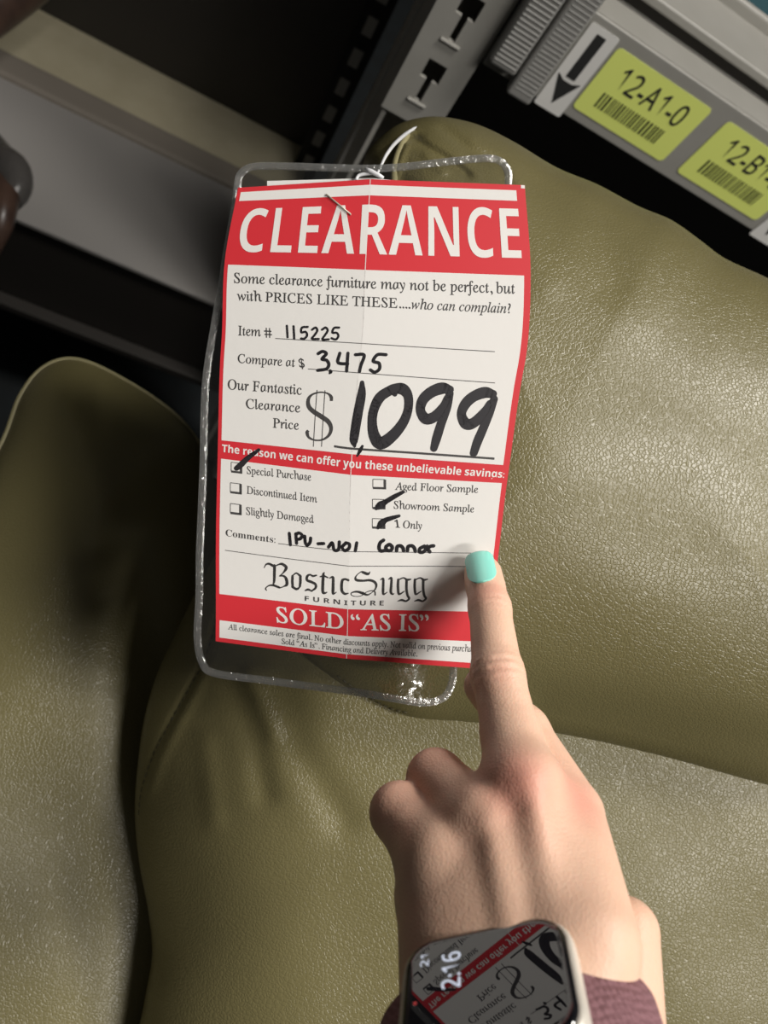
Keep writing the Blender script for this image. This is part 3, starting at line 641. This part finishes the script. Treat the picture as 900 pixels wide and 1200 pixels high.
H = _v[-1]
us = np.unique(np.r_[np.linspace(0, CARD_FOLD, 26), np.linspace(CARD_FOLD, CARD_WIDTH, 30)]); vvs = np.linspace(0, H, 90); nu, nv = len(us), len(vvs)
U, Vv = np.meshgrid(us, vvs, indexing='ij'); fr = card_point(U.ravel(), Vv.ravel(), 0.0); bk = card_point(U.ravel(), Vv.ravel(), -0.35)
F = []; MI = []
for i in range(nu - 1):
    for j in range(nv - 1):
        a, b, c_, d_ = i * nv + j, i * nv + j + 1, (i + 1) * nv + j + 1, (i + 1) * nv + j
        F += [(a, b, c_, d_), tuple(nu * nv + k for k in (d_, c_, b, a))]; MI += [0, 1]
rim = [i * nv for i in range(nu)] + [(nu - 1) * nv + j for j in range(1, nv)] + [i * nv + nv - 1 for i in range(nu - 2, -1, -1)] + [j for j in range(nv - 2, 0, -1)]
for k in range(len(rim)): p, q = rim[k], rim[(k + 1) % len(rim)]; F.append((p, q, q + nu * nv, p + nu * nv)); MI.append(1)
card_o = mesh_obj('card', np.concatenate([fr, bk]), F, [RED, PAPER], tag_o, smooth=False, mat_idx=MI)
p = Print()
p.rect(1.35, 1.84, 102.4, 5.31); p.rect(1.3, _v[1], 103.4, 95.29); p.rect(1.3, 102.86, 103.8, 153.48); p.rect(1.4, 163.9, 104.0, 171.0)
p.rect(CARD_FOLD - 0.13, 0.1, CARD_FOLD + 0.13, H - 0.1); p.rect(104.2, 0.05, 105.6, 1.1)
p.build('white_panel', PAPER, card_o, 0.04)
p = Print(); q = TEXTS[0]; p.text(*q); p.build('headline_lettering', WHITE_PRINT, card_o, 0.07)
for q, nm in ((TEXTS[9], 'reason_lettering'), (TEXTS[18], 'sold_lettering')):
    p = Print(); p.text(q[0], q[1][:-1], *q[2:]); p.build(nm, WHITE_PRINT, card_o, 0.07)
p = Print()
for q in TEXTS[1:]:
    if not q[1].endswith('w'): p.text(*q, m=0 if q[1] == 'serif' or q[1] == 'italic' else 1)
for q in RULES: p.stroke(q, 1, cap=False)
for q in DOLLAR: p.stroke(q, 1, cap=False)
for q in BOXES:
    a, b, c_, d_ = [np.array(x) for x in q]; w = 0.28; c_ = np.array(c_)
    for s_, e_, ww in ((a, b, w), (d_, a, w), (b, c_, 0.95), (c_, d_, 0.85)): p.stroke([(*s_, ww), (*e_, ww)], 1, False, False)
    p.rect(c_[0] - 0.47, c_[1] - 0.42, c_[0] + 0.47, c_[1] + 0.42, 1)
p.build('printed_text', [GREY_INK, INK], card_o, 0.07)
p = Print()
for q in LOGO: p.stroke(q)
p.build('store_logo', INK, card_o, 0.07)
for grp, nm in ((INK_ITEM, 'handwritten_item_number'), (INK_COMPARE, 'handwritten_old_price'), (INK_PRICE, 'handwritten_price'), (INK_COMMENT[:7], 'handwritten_code'), (INK_COMMENT[7:], 'handwritten_name'), (INK_TICKS[:1], 'tick_mark'), (INK_TICKS[1:2], 'tick_mark'), (INK_TICKS[2:], 'tick_mark')):
    p = Print()
    for q in grp: p.stroke(q)
    p.build(nm, MARKER, card_o, 0.10)
p0 = card_point([33.6, 43.0], [4.6, 11.6], 0.45)
g = Geo(); mid = card_point([33.4, 33.6, 38.3, 43.0, 43.2], [4.5, 4.6, 8.1, 11.6, 11.7], 0.3); mid[1:4] = card_point([33.6, 38.3, 43.0], [4.6, 8.1, 11.6], 0.55); mid[[0, 4]] = card_point([33.4, 43.2], [4.5, 11.7], -1.2)
g.tube([tuple(x) for x in mid], 0.0003, 8); g.build('staple', STEEL_WIRE, tag_o, smooth=True)

# sleeve behind the card
SL = [(275, 216), (279, 202), (296, 192), (340, 191.5), (420, 194), (467, 192.5), (533, 185), (571, 182), (588, 186), (597, 197), (599.5, 214), (598, 300), (588, 450), (574, 560), (560, 660), (546, 735), (536, 775), (533, 801), (522, 820), (498, 827), (461, 822), (424, 815.5), (406, 813), (313, 801), (250, 792), (234, 778), (228, 748), (230, 700), (230.5, 650), (233, 590), (235, 538), (237.5, 450), (248, 380), (257, 330), (262, 296), (272, 240)]
def facet(x, y): return 0.30 * (0.40 * (x - 478) - 0.35 * (y - 793)) * np.exp(-((x - 478) / 50) ** 2 - ((y - 793) / 30) ** 2)
def sleeve_depth(x, y): return facet(x, y) + 232.6 + 22.5 * (y - 210) / 562 + 0.7 * np.sin(y / 47.0) * np.sin(x / 61.0) + np.where(y > 772, -0.0015 * (y - 772) ** 1.35, 0) + 0.012 * np.maximum(0, 470 - y) * np.clip((x - 560) / 60, 0, 1) * 0
SO = spline(SL, 420, True)
SB = 26; cen = np.array([418, 500.0]); V = []; F = []
tt = np.r_[0, np.linspace(0.004, 1, SB) ** 1.0][:-1]; n = len(SO)
for side_, off in ((0, 0.0), (1, 1.0)):
    for t in tt:
        Q = SO + (cen - SO) * t; V.append(at(Q[:, 0], Q[:, 1], sleeve_depth(Q[:, 0], Q[:, 1]) + (off * min(1, t * 12 + 0.1))))
    V.append(at(cen[None, 0], cen[None, 1], sleeve_depth(cen[None, 0], cen[None, 1]) + off))
V = np.concatenate(V); Rn = len(tt); half = Rn * n + 1
for s_ in (0, 1):
    o_ = s_ * half
    for k in range(Rn - 1):
        for i in range(n):
            q = (o_ + k * n + i, o_ + k * n + (i + 1) % n, o_ + (k + 1) * n + (i + 1) % n, o_ + (k + 1) * n + i); F.append(q if s_ == 0 else q[::-1])
    for i in range(n): q = (o_ + (Rn - 1) * n + i, o_ + (Rn - 1) * n + (i + 1) % n, o_ + Rn * n); F.append(q if s_ == 0 else q[::-1])
for i in range(n): F.append((i, half + i, half + (i + 1) % n, (i + 1) % n))
sl_o = outward(mesh_obj('clear_sleeve', V, F, SLEEVE, tag_o))
# welded rim: a flat bead round the edge
V = []; F = []; rows_ = [(0.0, 0.3), (0.0, -0.35), (0.30, -0.55), (0.75, -0.42), (1.0, -0.1), (1.0, 0.3)]
nrm = np.roll(SO, -1, 0) - np.roll(SO, 1, 0); nrm = np.stack([-nrm[:, 1], nrm[:, 0]], 1); nrm /= np.linalg.norm(nrm, axis=1)[:, None]
if ((cen - SO[0]) @ nrm[0]) < 0: nrm = -nrm
rs = np.random.RandomState(5); jag = 0.10 * rs.rand(n)
for w_, dz in rows_:
    Q = SO + nrm * (w_ * 9.0 - 1.0); V.append(at(Q[:, 0], Q[:, 1], sleeve_depth(Q[:, 0], Q[:, 1]) + 0.3 + dz + (jag if dz < -0.3 else 0)))
V = np.concatenate(V); R_ = len(rows_)
for k in range(R_):
    for i in range(n): F.append((k * n + i, k * n + (i + 1) % n, ((k + 1) % R_) * n + (i + 1) % n, ((k + 1) % R_) * n + i))
outward(mesh_obj('welded_rim', V, F, SLEEVE_RIM, sl_o, smooth=False))
# paper folded inside the sleeve, its top edge just showing
g = Geo(); q = [(313, 212), (360, 210.8), (434, 208.5), (470, 212), (470, 400), (313, 400)]
f_ = [tuple(at(x, y, sleeve_depth(np.array(x), np.array(y)) - 0.6)) for x, y in q]; b_ = [tuple(at(x, y, sleeve_depth(np.array(x), np.array(y)) - 0.35)) for x, y in q]; n6 = len(q)
g.add(f_ + b_, [tuple(range(n6)), tuple(range(2 * n6 - 1, n6 - 1, -1))] + [(i, i + n6, (i + 1) % n6 + n6, (i + 1) % n6) for i in range(n6)]); outward(g.build('backing_card', PAPER, tag_o))
# nylon tie with its cross bar
q = spline([(491, 148.5, 0), (483, 152, 0), (473, 159, 0), (462, 169, 0), (453, 181, 0), (447, 193, 0), (443, 202, 0)], 30)
dh = head.depth(q[:, :2]); dd = np.interp(np.linspace(0, 1, 30), [0, 0.2, 0.6, 1], [dh[0] + 3, dh[3] - 5, 250, 230.5]); rr = np.interp(np.linspace(0, 1, 30), [0, .3, .7, 1], [.0006, .00085, .00065, .0004])
g = Geo(); g.tube([tuple(x) for x in at(q[:, 0], q[:, 1], dd)], rr, 10); g.build('nylon_tie', NYLON, tag_o, smooth=True)
g = Geo(); g.tube([tuple(x) for x in at([428, 434, 443, 449.5], [197.5, 200.5, 205, 208.5], [229.3, 229.2, 229.2, 229.4])], [.0005, .0008, .0008, .0005], 10)
q = spline([(436, 203), (426, 204), (420, 206), (417, 211)], 12); g.tube([tuple(x) for x in at(q[:, 0], q[:, 1], np.full(12, 230.2))], .0006, 8)
g.build('tie_bar', NYLON, tag_o, smooth=True)

# ------------------------------------------------------------------ the pointing hand
def J(px, py, d): return np.array([(px - 450) / FOCAL * d, (py - 600) / FOCAL * d, d])   # mm on the camera's axes, before SC
WN = np.array([-0.318, -0.94, -0.16]); WN /= np.linalg.norm(WN)                  # out of the watch face
WA = np.array([0.10, -0.20, 0.97]); WA -= WN * (WA @ WN); WA /= np.linalg.norm(WA)   # along the arm to the fingers
WC = np.cross(WA, WN); WC *= np.sign(WC[0])                                         # across the wrist to the thumb side
WATCH = J(574, 1168, 141)
ARM = np.array([-0.05, -0.02, 0.0]) + WA * 1.0 - WN * 0.12; ARM /= np.linalg.norm(ARM)
W = WATCH - WN * 20.5
bones = {}
index = [J(612, 925, 184), J(599, 862, 199), J(583, 790, 213), J(574, 713, 231), J(566, 673, 241)]; ir = [10.4, 8.0, 7.5, 6.5, 6.05]
middle = [J(566, 972, 181), J(511, 913, 203), J(528, 945, 223), J(552, 968, 206)]; mr_ = [10.4, 7.9, 7.0, 6.2]
ring = [J(517, 1012, 179), J(468, 952, 196), J(487, 986, 216), J(515, 1003, 201)]; rr_ = [10.0, 7.6, 6.8, 6.0]
pinky = [J(510, 1052, 181), J(500, 1016, 200), J(500, 1030, 214), J(522, 1035, 202)]; pr_ = [8.8, 6.8, 6.0, 5.4]
thumb = [J(690, 1105, 156), J(668, 953, 189), J(613, 857, 211), J(566, 804, 226)]; tr_ = [11.0, 8.6, 7.4, 6.0]
ELB = W - ARM * 175
lo = np.array([-34.0, 10, -40]); hi = np.array([78.0, 175, 256]); VOX = 0.78
ax = [np.arange(lo[k], hi[k], VOX) for k in range(3)]
shape = tuple(len(a) for a in ax)
def caps(a, b, ra, rb, field=None, pad=30):
    """distance to a tapered limb, on its own part of the grid"""
    a = np.asarray(a, float); b = np.asarray(b, float); ab = b - a; L2 = max(ab @ ab, 1e-9)
    x = ax[0][:, None, None].astype(np.float32) - a[0]; y = ax[1][None, :, None].astype(np.float32) - a[1]; z = ax[2][None, None, :].astype(np.float32) - a[2]
    t = np.clip((x * ab[0] + y * ab[1] + z * ab[2]) / L2, 0, 1).astype(np.float32)
    return (np.sqrt((x - t * ab[0]) ** 2 + (y - t * ab[1]) ** 2 + (z - t * ab[2]) ** 2) - (ra + t * (rb - ra))).astype(np.float32)
def smin(a, b, k):
    h = np.clip(0.5 + 0.5 * (b - a) / k, 0, 1); return (b + (a - b) * h - k * h * (1 - h)).astype(np.float32)
def chain(P, R, k=2.5):
    d = None
    for i in range(len(P) - 1):
        c_ = caps(P[i], P[i + 1], R[i], R[i + 1]); d = c_ if d is None else smin(d, c_, k)
    return d
tocam = lambda p: -p / np.linalg.norm(p)
dI = chain(index, ir)
pk = index[2] + tocam(index[2]) * 1.3; dI = smin(dI, caps(pk, pk + (index[1] - index[2]) * 0.12, 6.9, 6.7), 2.5)
pad_ = index[4] - tocam(index[4]) * 0.6; dI = smin(dI, caps(pad_, index[3] * 0.4 + index[4] * 0.6, 5.6, 5.8), 2)
dF = smin(dI, chain(middle, mr_), 2.0)
dF = smin(dF, chain(ring, rr_), 1.2)
dF = smin(dF, chain(pinky, pr_), 1.2)
WL, WR = W - WC * 9.5 + WA * 6, W + WC * 10 + WA * 6
palm = smin(caps(index[0], WR, 10.0, 14.5), caps(middle[0], W + WA * 4, 10.2, 15.5), 7)
palm = smin(palm, caps(ring[0], WL, 9.8, 14.5), 7); palm = smin(palm, caps(pinky[0], WL - WN * 3, 8.8, 13), 7)
palm = smin(palm, caps(index[0] + np.array([4, 8, 10.]), W - WN * 6, 9, 12), 8)         # flesh of the palm
palm = smin(palm, caps(W + WC * 9.5, ELB + WC * 10, 14.5, 21), 10); palm = smin(palm, caps(W - WC * 9.5, ELB - WC * 10, 14.5, 21), 10)
palm = smin(palm, caps(J(735, 1090, 176), J(722, 1210, 164), 7.6, 11), 6)               # heel of the hand
for q_, rad in ((index[0], 7.0), (middle[0], 6.4), (ring[0], 6.2)):                     # knuckles
    q2 = q_ + np.array([0.0, -3.2, -3.4]); palm = smin(palm, caps(q2, q2 + np.array([0, .6, -.3]), rad, rad), 4)
for q_, e_ in ((index[0], WR), (middle[0], W + WC * 2)):                                # tendons
    u = (e_ - q_); palm = smin(palm, caps(q_ + np.array([0, -8.6, -6.]) + u * .1, q_ + np.array([0, -9.0, -6.]) + u * .75, 1.4, 1.0), 5)
body = smin(palm, dF, 4.5)
dT = chain(thumb[1:], tr_[1:]); dT0 = caps(thumb[0], thumb[1], tr_[0], tr_[1])
body = smin(body, dT0, 6.5); body = smin(body, dT, 0.9)
# creases over the joints of the pointing finger
X = ax[0][:, None, None]; Y = ax[1][None, :, None]; Z = ax[2][None, None, :]
def creases(field, p, axis, spacing, amp, along, radius):
    axis = axis / np.linalg.norm(axis); c_ = p + tocam(p) * 7
    s_ = (X - p[0]) * axis[0] + (Y - p[1]) * axis[1] + (Z - p[2]) * axis[2]; r2 = (X - c_[0]) ** 2 + (Y - c_[1]) ** 2 + (Z - c_[2]) ** 2
    return (field + amp * (0.5 + 0.5 * np.cos(2 * np.pi * s_ / spacing)) * np.exp(-(s_ / along) ** 2) * np.exp(-r2 / radius ** 2)).astype(np.float32)
body = creases(body, index[2], index[2] - index[1], 3.0, 1.1, 4.6, 7.0)
body = creases(body, index[3] + (index[2] - index[3]) * 0.02, index[3] - index[2], 2.6, 0.8, 2.8, 6.5)

def surface_nets(D):
    ins = D < 0; n0, n1, n2 = D.shape
    cnt = np.zeros((n0 - 1, n1 - 1, n2 - 1), np.uint8); corners = [(i, j, k) for i in (0, 1) for j in (0, 1) for k in (0, 1)]
    for i, j, k in corners: cnt += ins[i:n0 - 1 + i, j:n1 - 1 + j, k:n2 - 1 + k]
    act = (cnt > 0) & (cnt < 8); I = np.argwhere(act); vid = np.full(act.shape, -1, np.int64); vid[act] = np.arange(len(I))
    val = np.stack([D[I[:, 0] + i, I[:, 1] + j, I[:, 2] + k] for i, j, k in corners], 1).astype(float); cc = np.array(corners, float)
    acc = np.zeros((len(I), 3)); num = np.zeros(len(I))
    for a in range(8):
        for b in range(a + 1, 8):
            if np.abs(cc[a] - cc[b]).sum() != 1: continue
            m_ = (val[:, a] < 0) != (val[:, b] < 0); t = np.where(m_, val[:, a] / np.where(m_, val[:, a] - val[:, b], 1), 0)
            acc += np.where(m_[:, None], cc[a] + (cc[b] - cc[a]) * t[:, None], 0); num += m_
    V = (I + acc / num[:, None]) * VOX + lo; F = []
    for axis in range(3):
        sl = [slice(None)] * 3; sl2 = [slice(None)] * 3; sl[axis] = slice(0, -1); sl2[axis] = slice(1, None)
        E = np.argwhere(ins[tuple(sl)] != ins[tuple(sl2)]); b, c_ = [k for k in range(3) if k != axis]
        ok = (E[:, b] > 0) & (E[:, c_] > 0) & (E[:, b] < act.shape[b]) & (E[:, c_] < act.shape[c_]) & (E[:, axis] < act.shape[axis]); E = E[ok]
        q = []
        for db, dc in ((1, 1), (0, 1), (0, 0), (1, 0)):
            G_ = E.copy(); G_[:, b] -= db; G_[:, c_] -= dc; q.append(vid[G_[:, 0], G_[:, 1], G_[:, 2]])
        q = np.stack(q, 1); flip = ins[E[:, 0], E[:, 1], E[:, 2]] ^ (axis == 1); q[~flip] = q[~flip][:, ::-1]; F.append(q)
    return V, np.concatenate(F)
HV, HF = surface_nets(body)

skin = material('skin', (0.70, 0.45, 0.33), 0.48, spec=0.35)
nt = skin.node_tree; b = nt.nodes['Principled BSDF']
b.inputs['Subsurface Weight'].default_value = 0.12; b.inputs['Subsurface Radius'].default_value = (1.0, 0.35, 0.2); b.inputs['Subsurface Scale'].default_value = 0.004
tc = nt.nodes.new('ShaderNodeTexCoord'); at_ = nt.nodes.new('ShaderNodeAttribute'); at_.attribute_name = 'flush'
n1 = nt.nodes.new('ShaderNodeTexNoise'); n1.inputs['Scale'].default_value = 130; n1.inputs['Detail'].default_value = 4
nt.links.new(tc.outputs['Object'], n1.inputs['Vector'])
m1 = nt.nodes.new('ShaderNodeMix'); m1.data_type = 'RGBA'; m1.inputs[6].default_value = (0.68, 0.43, 0.31, 1); m1.inputs[7].default_value = (0.75, 0.50, 0.37, 1)
m2 = nt.nodes.new('ShaderNodeMix'); m2.data_type = 'RGBA'; m2.inputs[7].default_value = (0.68, 0.27, 0.21, 1)
nt.links.new(n1.outputs['Fac'], m1.inputs[0]); nt.links.new(m1.outputs[2], m2.inputs[6]); nt.links.new(at_.outputs['Fac'], m2.inputs[0]); nt.links.new(m2.outputs[2], b.inputs['Base Color'])
vo = nt.nodes.new('ShaderNodeTexVoronoi'); vo.inputs['Scale'].default_value = 1300; nt.links.new(tc.outputs['Object'], vo.inputs['Vector'])
n2 = nt.nodes.new('ShaderNodeTexNoise'); n2.inputs['Scale'].default_value = 420; n2.inputs['Detail'].default_value = 5; nt.links.new(tc.outputs['Object'], n2.inputs['Vector'])
ad = nt.nodes.new('ShaderNodeMath'); ad.operation = 'ADD'; nt.links.new(vo.outputs['Distance'], ad.inputs[0]); nt.links.new(n2.outputs['Fac'], ad.inputs[1])
bp = nt.nodes.new('ShaderNodeBump'); bp.inputs['Strength'].default_value = 0.25; bp.inputs['Distance'].default_value = 0.0003; nt.links.new(ad.outputs[0], bp.inputs['Height']); nt.links.new(bp.outputs['Normal'], b.inputs['Normal'])

hand_o = mesh_obj('person', axes_to_room(HV * SC), HF, skin, origin=tuple(axes_to_room(ELB[None] * SC)[0]))
outward(hand_o)
tag(hand_o, 'left hand of a person, index finger with mint nail pointing at the clearance tag', 'person')
fl = np.zeros(len(HV))
for p, s_, a_ in [(index[0] + tocam(index[0]) * 10 + np.array([-1., -1, 0]), 9, .75), (index[0] + tocam(index[0]) * 10 + np.array([2., 8, -6]), 6, .35), (thumb[1] + tocam(thumb[1]) * 9 + np.array([0, -3., 0]), 9, .7), (index[3] + tocam(index[3]) * 6 + (index[4] - index[3]) * .45, 6, .5),
                  (index[2] + tocam(index[2]) * 8, 5, .3), (middle[1], 12, .45), (ring[1], 12, .35), (middle[0] + tocam(middle[0]) * 9, 8, .2)]:
    fl = np.maximum(fl, a_ * np.exp(-((HV - p) ** 2).sum(1) / s_ ** 2))
at_r = hand_o.data.attributes.new('flush', 'FLOAT', 'POINT'); at_r.data.foreach_set('value', fl.astype(np.float32))
sm = hand_o.modifiers.new('smooth', 'SMOOTH'); sm.factor = 0.5; sm.iterations = 2

# the polished nail
fa = index[4] - index[3]; fa /= np.linalg.norm(fa); dn = tocam(index[4]); dn -= fa * (dn @ fa); dn /= np.linalg.norm(dn); sd = np.cross(fa, dn); sd *= np.sign(sd[0])
V = []; F = []; nt_, na = 30, 25
for layer, rad in ((0, 6.65), (1, 5.8)):
    for i in range(nt_):
        t = i / (nt_ - 1); L_ = -8.6 + 13.4 * t
        w_ = min(1.0, (max(0.0, 1 - (1 - t / 0.42) ** 2) ** 0.5 if t < 0.42 else 1.0), (max(0.0, 1 - ((t - 0.84) / 0.21) ** 2) ** 0.5 if t > 0.84 else 1.0)) * 0.995 + 0.005
        for j in range(na):
            th = math.radians(46) * w_ * (2 * j / (na - 1) - 1)
            V.append(index[4] + fa * L_ + dn * (rad * math.cos(th) - 0.25 * layer + 0.1 + 0.06 * max(0, -L_) - 0.012 * max(0, L_) ** 2) + sd * (rad * math.sin(th) * 1.0 - 0.3))
for layer in (0, 1):
    for i in range(nt_ - 1):
        for j in range(na - 1): a = layer * nt_ * na + i * na + j; F.append((a, a + 1, a + na + 1, a + na))
rim = [j for j in range(na)] + [i * na + na - 1 for i in range(1, nt_)] + [(nt_ - 1) * na + j for j in range(na - 2, -1, -1)] + [i * na for i in range(nt_ - 2, 0, -1)]
for k in range(len(rim)): a, c_ = rim[k], rim[(k + 1) % len(rim)]; F.append((a, c_, c_ + nt_ * na, a + nt_ * na))
nail = outward(mesh_obj('fingernail', axes_to_room(np.array(V) * SC), F, NAIL, hand_o)); nail['label'] = 'mint green polished nail of the pointing finger'

# ------------------------------------------------------------------ wrist watch
wat = thing('smartwatch', tuple(axes_to_room((WATCH * SC)[None])[0]), 'smartwatch with a black screen reflecting the tag, on a mauve band round the wrist', 'watch')
def wp(c_, a_, n_): return axes_to_room((WATCH + np.multiply.outer(np.asarray(c_, float), WC) + np.multiply.outer(np.asarray(a_, float), WA) + np.multiply.outer(np.asarray(n_, float), WN)) * SC)
def rrect(hc, ha, r, n=14):
    P = []
    for cx, cy, a0 in [(hc - r, ha - r, 0), (-hc + r, ha - r, 90), (-hc + r, -ha + r, 180), (hc - r, -ha + r, 270)]:
        for k in range(n): a = math.radians(a0 + 90 * k / (n - 1)); P.append((cx + r * math.cos(a), cy + r * math.sin(a)))
    return np.array(P)
HC, HA, CR = 18.2, 15.6, 8.0
def shell(levels, name, mats, parent, mi=None):
    V = []; F = []; MI = []; n = 56
    for inset, h in levels: q = rrect(HC - inset, HA - inset, max(0.6, CR - inset)); V.append(wp(q[:, 0], q[:, 1], np.full(n, h)))
    for k in range(len(levels) - 1):
        for i in range(n): F.append((k * n + i, k * n + (i + 1) % n, (k + 1) * n + (i + 1) % n, (k + 1) * n + i)); MI.append(mi[k] if mi else 0)
    F.append(tuple(range(n - 1, -1, -1))); MI.append(0); F.append(tuple((len(levels) - 1) * n + i for i in range(n))); MI.append(mi[-1] if mi else 0)
    o = outward(mesh_obj(name, np.concatenate(V), F, mats, parent, mat_idx=MI)); o.data.polygons[-1].use_smooth = False; return o
shell([(4.5, -6.5), (2.0, -5.6), (0.5, -4.0), (0.0, -2.0), (0.0, 0.2), (0.15, 1.2), (0.55, 2.0), (1.1, 2.35), (1.6, 2.3)], 'case', [ALU], wat)
GLASS = bpy.data.materials.new('black_glass'); GLASS.use_nodes = True; b = GLASS.node_tree.nodes['Principled BSDF']
b.inputs['Base Color'].default_value = (0.006, 0.006, 0.008, 1); b.inputs['Roughness'].default_value = 0.02; b.inputs['IOR'].default_value = 1.85; b.inputs['Specular IOR Level'].default_value = 0.5
scr = shell([(1.3, 1.2), (1.25, 2.3), (1.45, 2.75), (1.9, 3.0), (2.6, 3.12), (3.2, 3.12)], 'screen', [GLASS], wat)
LIT = bpy.data.materials.new('lit_digits'); LIT.use_nodes = True; b = LIT.node_tree.nodes['Principled BSDF']
b.inputs['Base Color'].default_value = (0, 0, 0, 1); b.inputs['Emission Color'].default_value = (0.80, 0.86, 1.0, 1); b.inputs['Emission Strength'].default_value = 0.75
LITR = LIT.copy(); LITR.name = 'lit_red'; LITR.node_tree.nodes['Principled BSDF'].inputs['Emission Color'].default_value = (0.9, 0.08, 0.08, 1); LITR.node_tree.nodes['Principled BSDF'].inputs['Emission Strength'].default_value = 0.4
V = []; F = []; MI = []
def lit(q, f, m=0):
    k = len(V); V.extend(wp(q[:, 0], q[:, 1], np.full(len(q), 3.16)).tolist()); F.extend([tuple(i + k for i in x) for x in f]); MI.extend([m] * len(f))
def watch_text(s, a0, a1, c0, cap):
    q, f = fit_text(s, 'sans', (a0, 0.0), (a1, 0.0), cap); lit(np.stack([c0 + q[:, 1], q[:, 0]], 1), f)   # reads along the arm, its top towards the little finger
watch_text('2:16', 0.4, 9.3, -5.0, 3.9)
watch_text('21', 7.0, 10.0, -11.8, 1.8)
disc = np.array([(math.cos(2 * math.pi * k / 16), math.sin(2 * math.pi * k / 16)) for k in range(16)])
lit(disc * 0.35 + np.array([-14.2, -1.5]), [tuple(range(16))], 1); lit(disc * 0.5 + np.array([-7.2, -11.0]), [tuple(range(16))], 1)
rg = np.concatenate([disc * 1.9, disc * 1.5]) + np.array([-4.5, -10.5]); lit(rg, [(i, (i + 1) % 16, 16 + (i + 1) % 16, 16 + i) for i in range(12)], 0)
dg = mesh_obj('screen_digits', np.array(V), F, [LIT, LITR], scr, smooth=False, mat_idx=MI); dg['label'] = 'lit screen digits reading 2:16'
# knitted band round the wrist
nt = BAND.node_tree; b = nt.nodes['Principled BSDF']; tc = nt.nodes.new('ShaderNodeTexCoord'); vo = nt.nodes.new('ShaderNodeTexVoronoi'); vo.inputs['Scale'].default_value = 620; vo.inputs['Randomness'].default_value = 0.35
nt.links.new(tc.outputs['Object'], vo.inputs['Vector']); bp = nt.nodes.new('ShaderNodeBump'); bp.invert = True; bp.inputs['Strength'].default_value = 0.8; bp.inputs['Distance'].default_value = 0.0008
nt.links.new(vo.outputs['Distance'], bp.inputs['Height']); nt.links.new(bp.outputs['Normal'], b.inputs['Normal'])
V = []; F = []; nb = 96; prof = [(-10.5, -0.6), (-10.5, 0.6), (-9.7, 1.2), (0, 1.35), (10.7, 1.2), (11.5, 0.6), (11.5, -0.6), (0, -0.9)]
for i in range(nb):
    th = 2 * math.pi * i / nb; ec, en = 29.0 * math.sin(th), -19.5 + 18.6 * math.cos(th)
    nc, nn_ = math.sin(th) / 29.0, math.cos(th) / 18.6; l_ = math.hypot(nc, nn_); nc /= l_; nn_ /= l_
    V.append(wp([ec + nc * h for _, h in prof], [a for a, _ in prof], [en + nn_ * h for _, h in prof]))
m_ = len(prof)
for i in range(nb):
    for j in range(m_): F.append((i * m_ + j, i * m_ + (j + 1) % m_, ((i + 1) % nb) * m_ + (j + 1) % m_, ((i + 1) % nb) * m_ + j))
outward(mesh_obj('band', np.concatenate(V), F, BAND, wat))
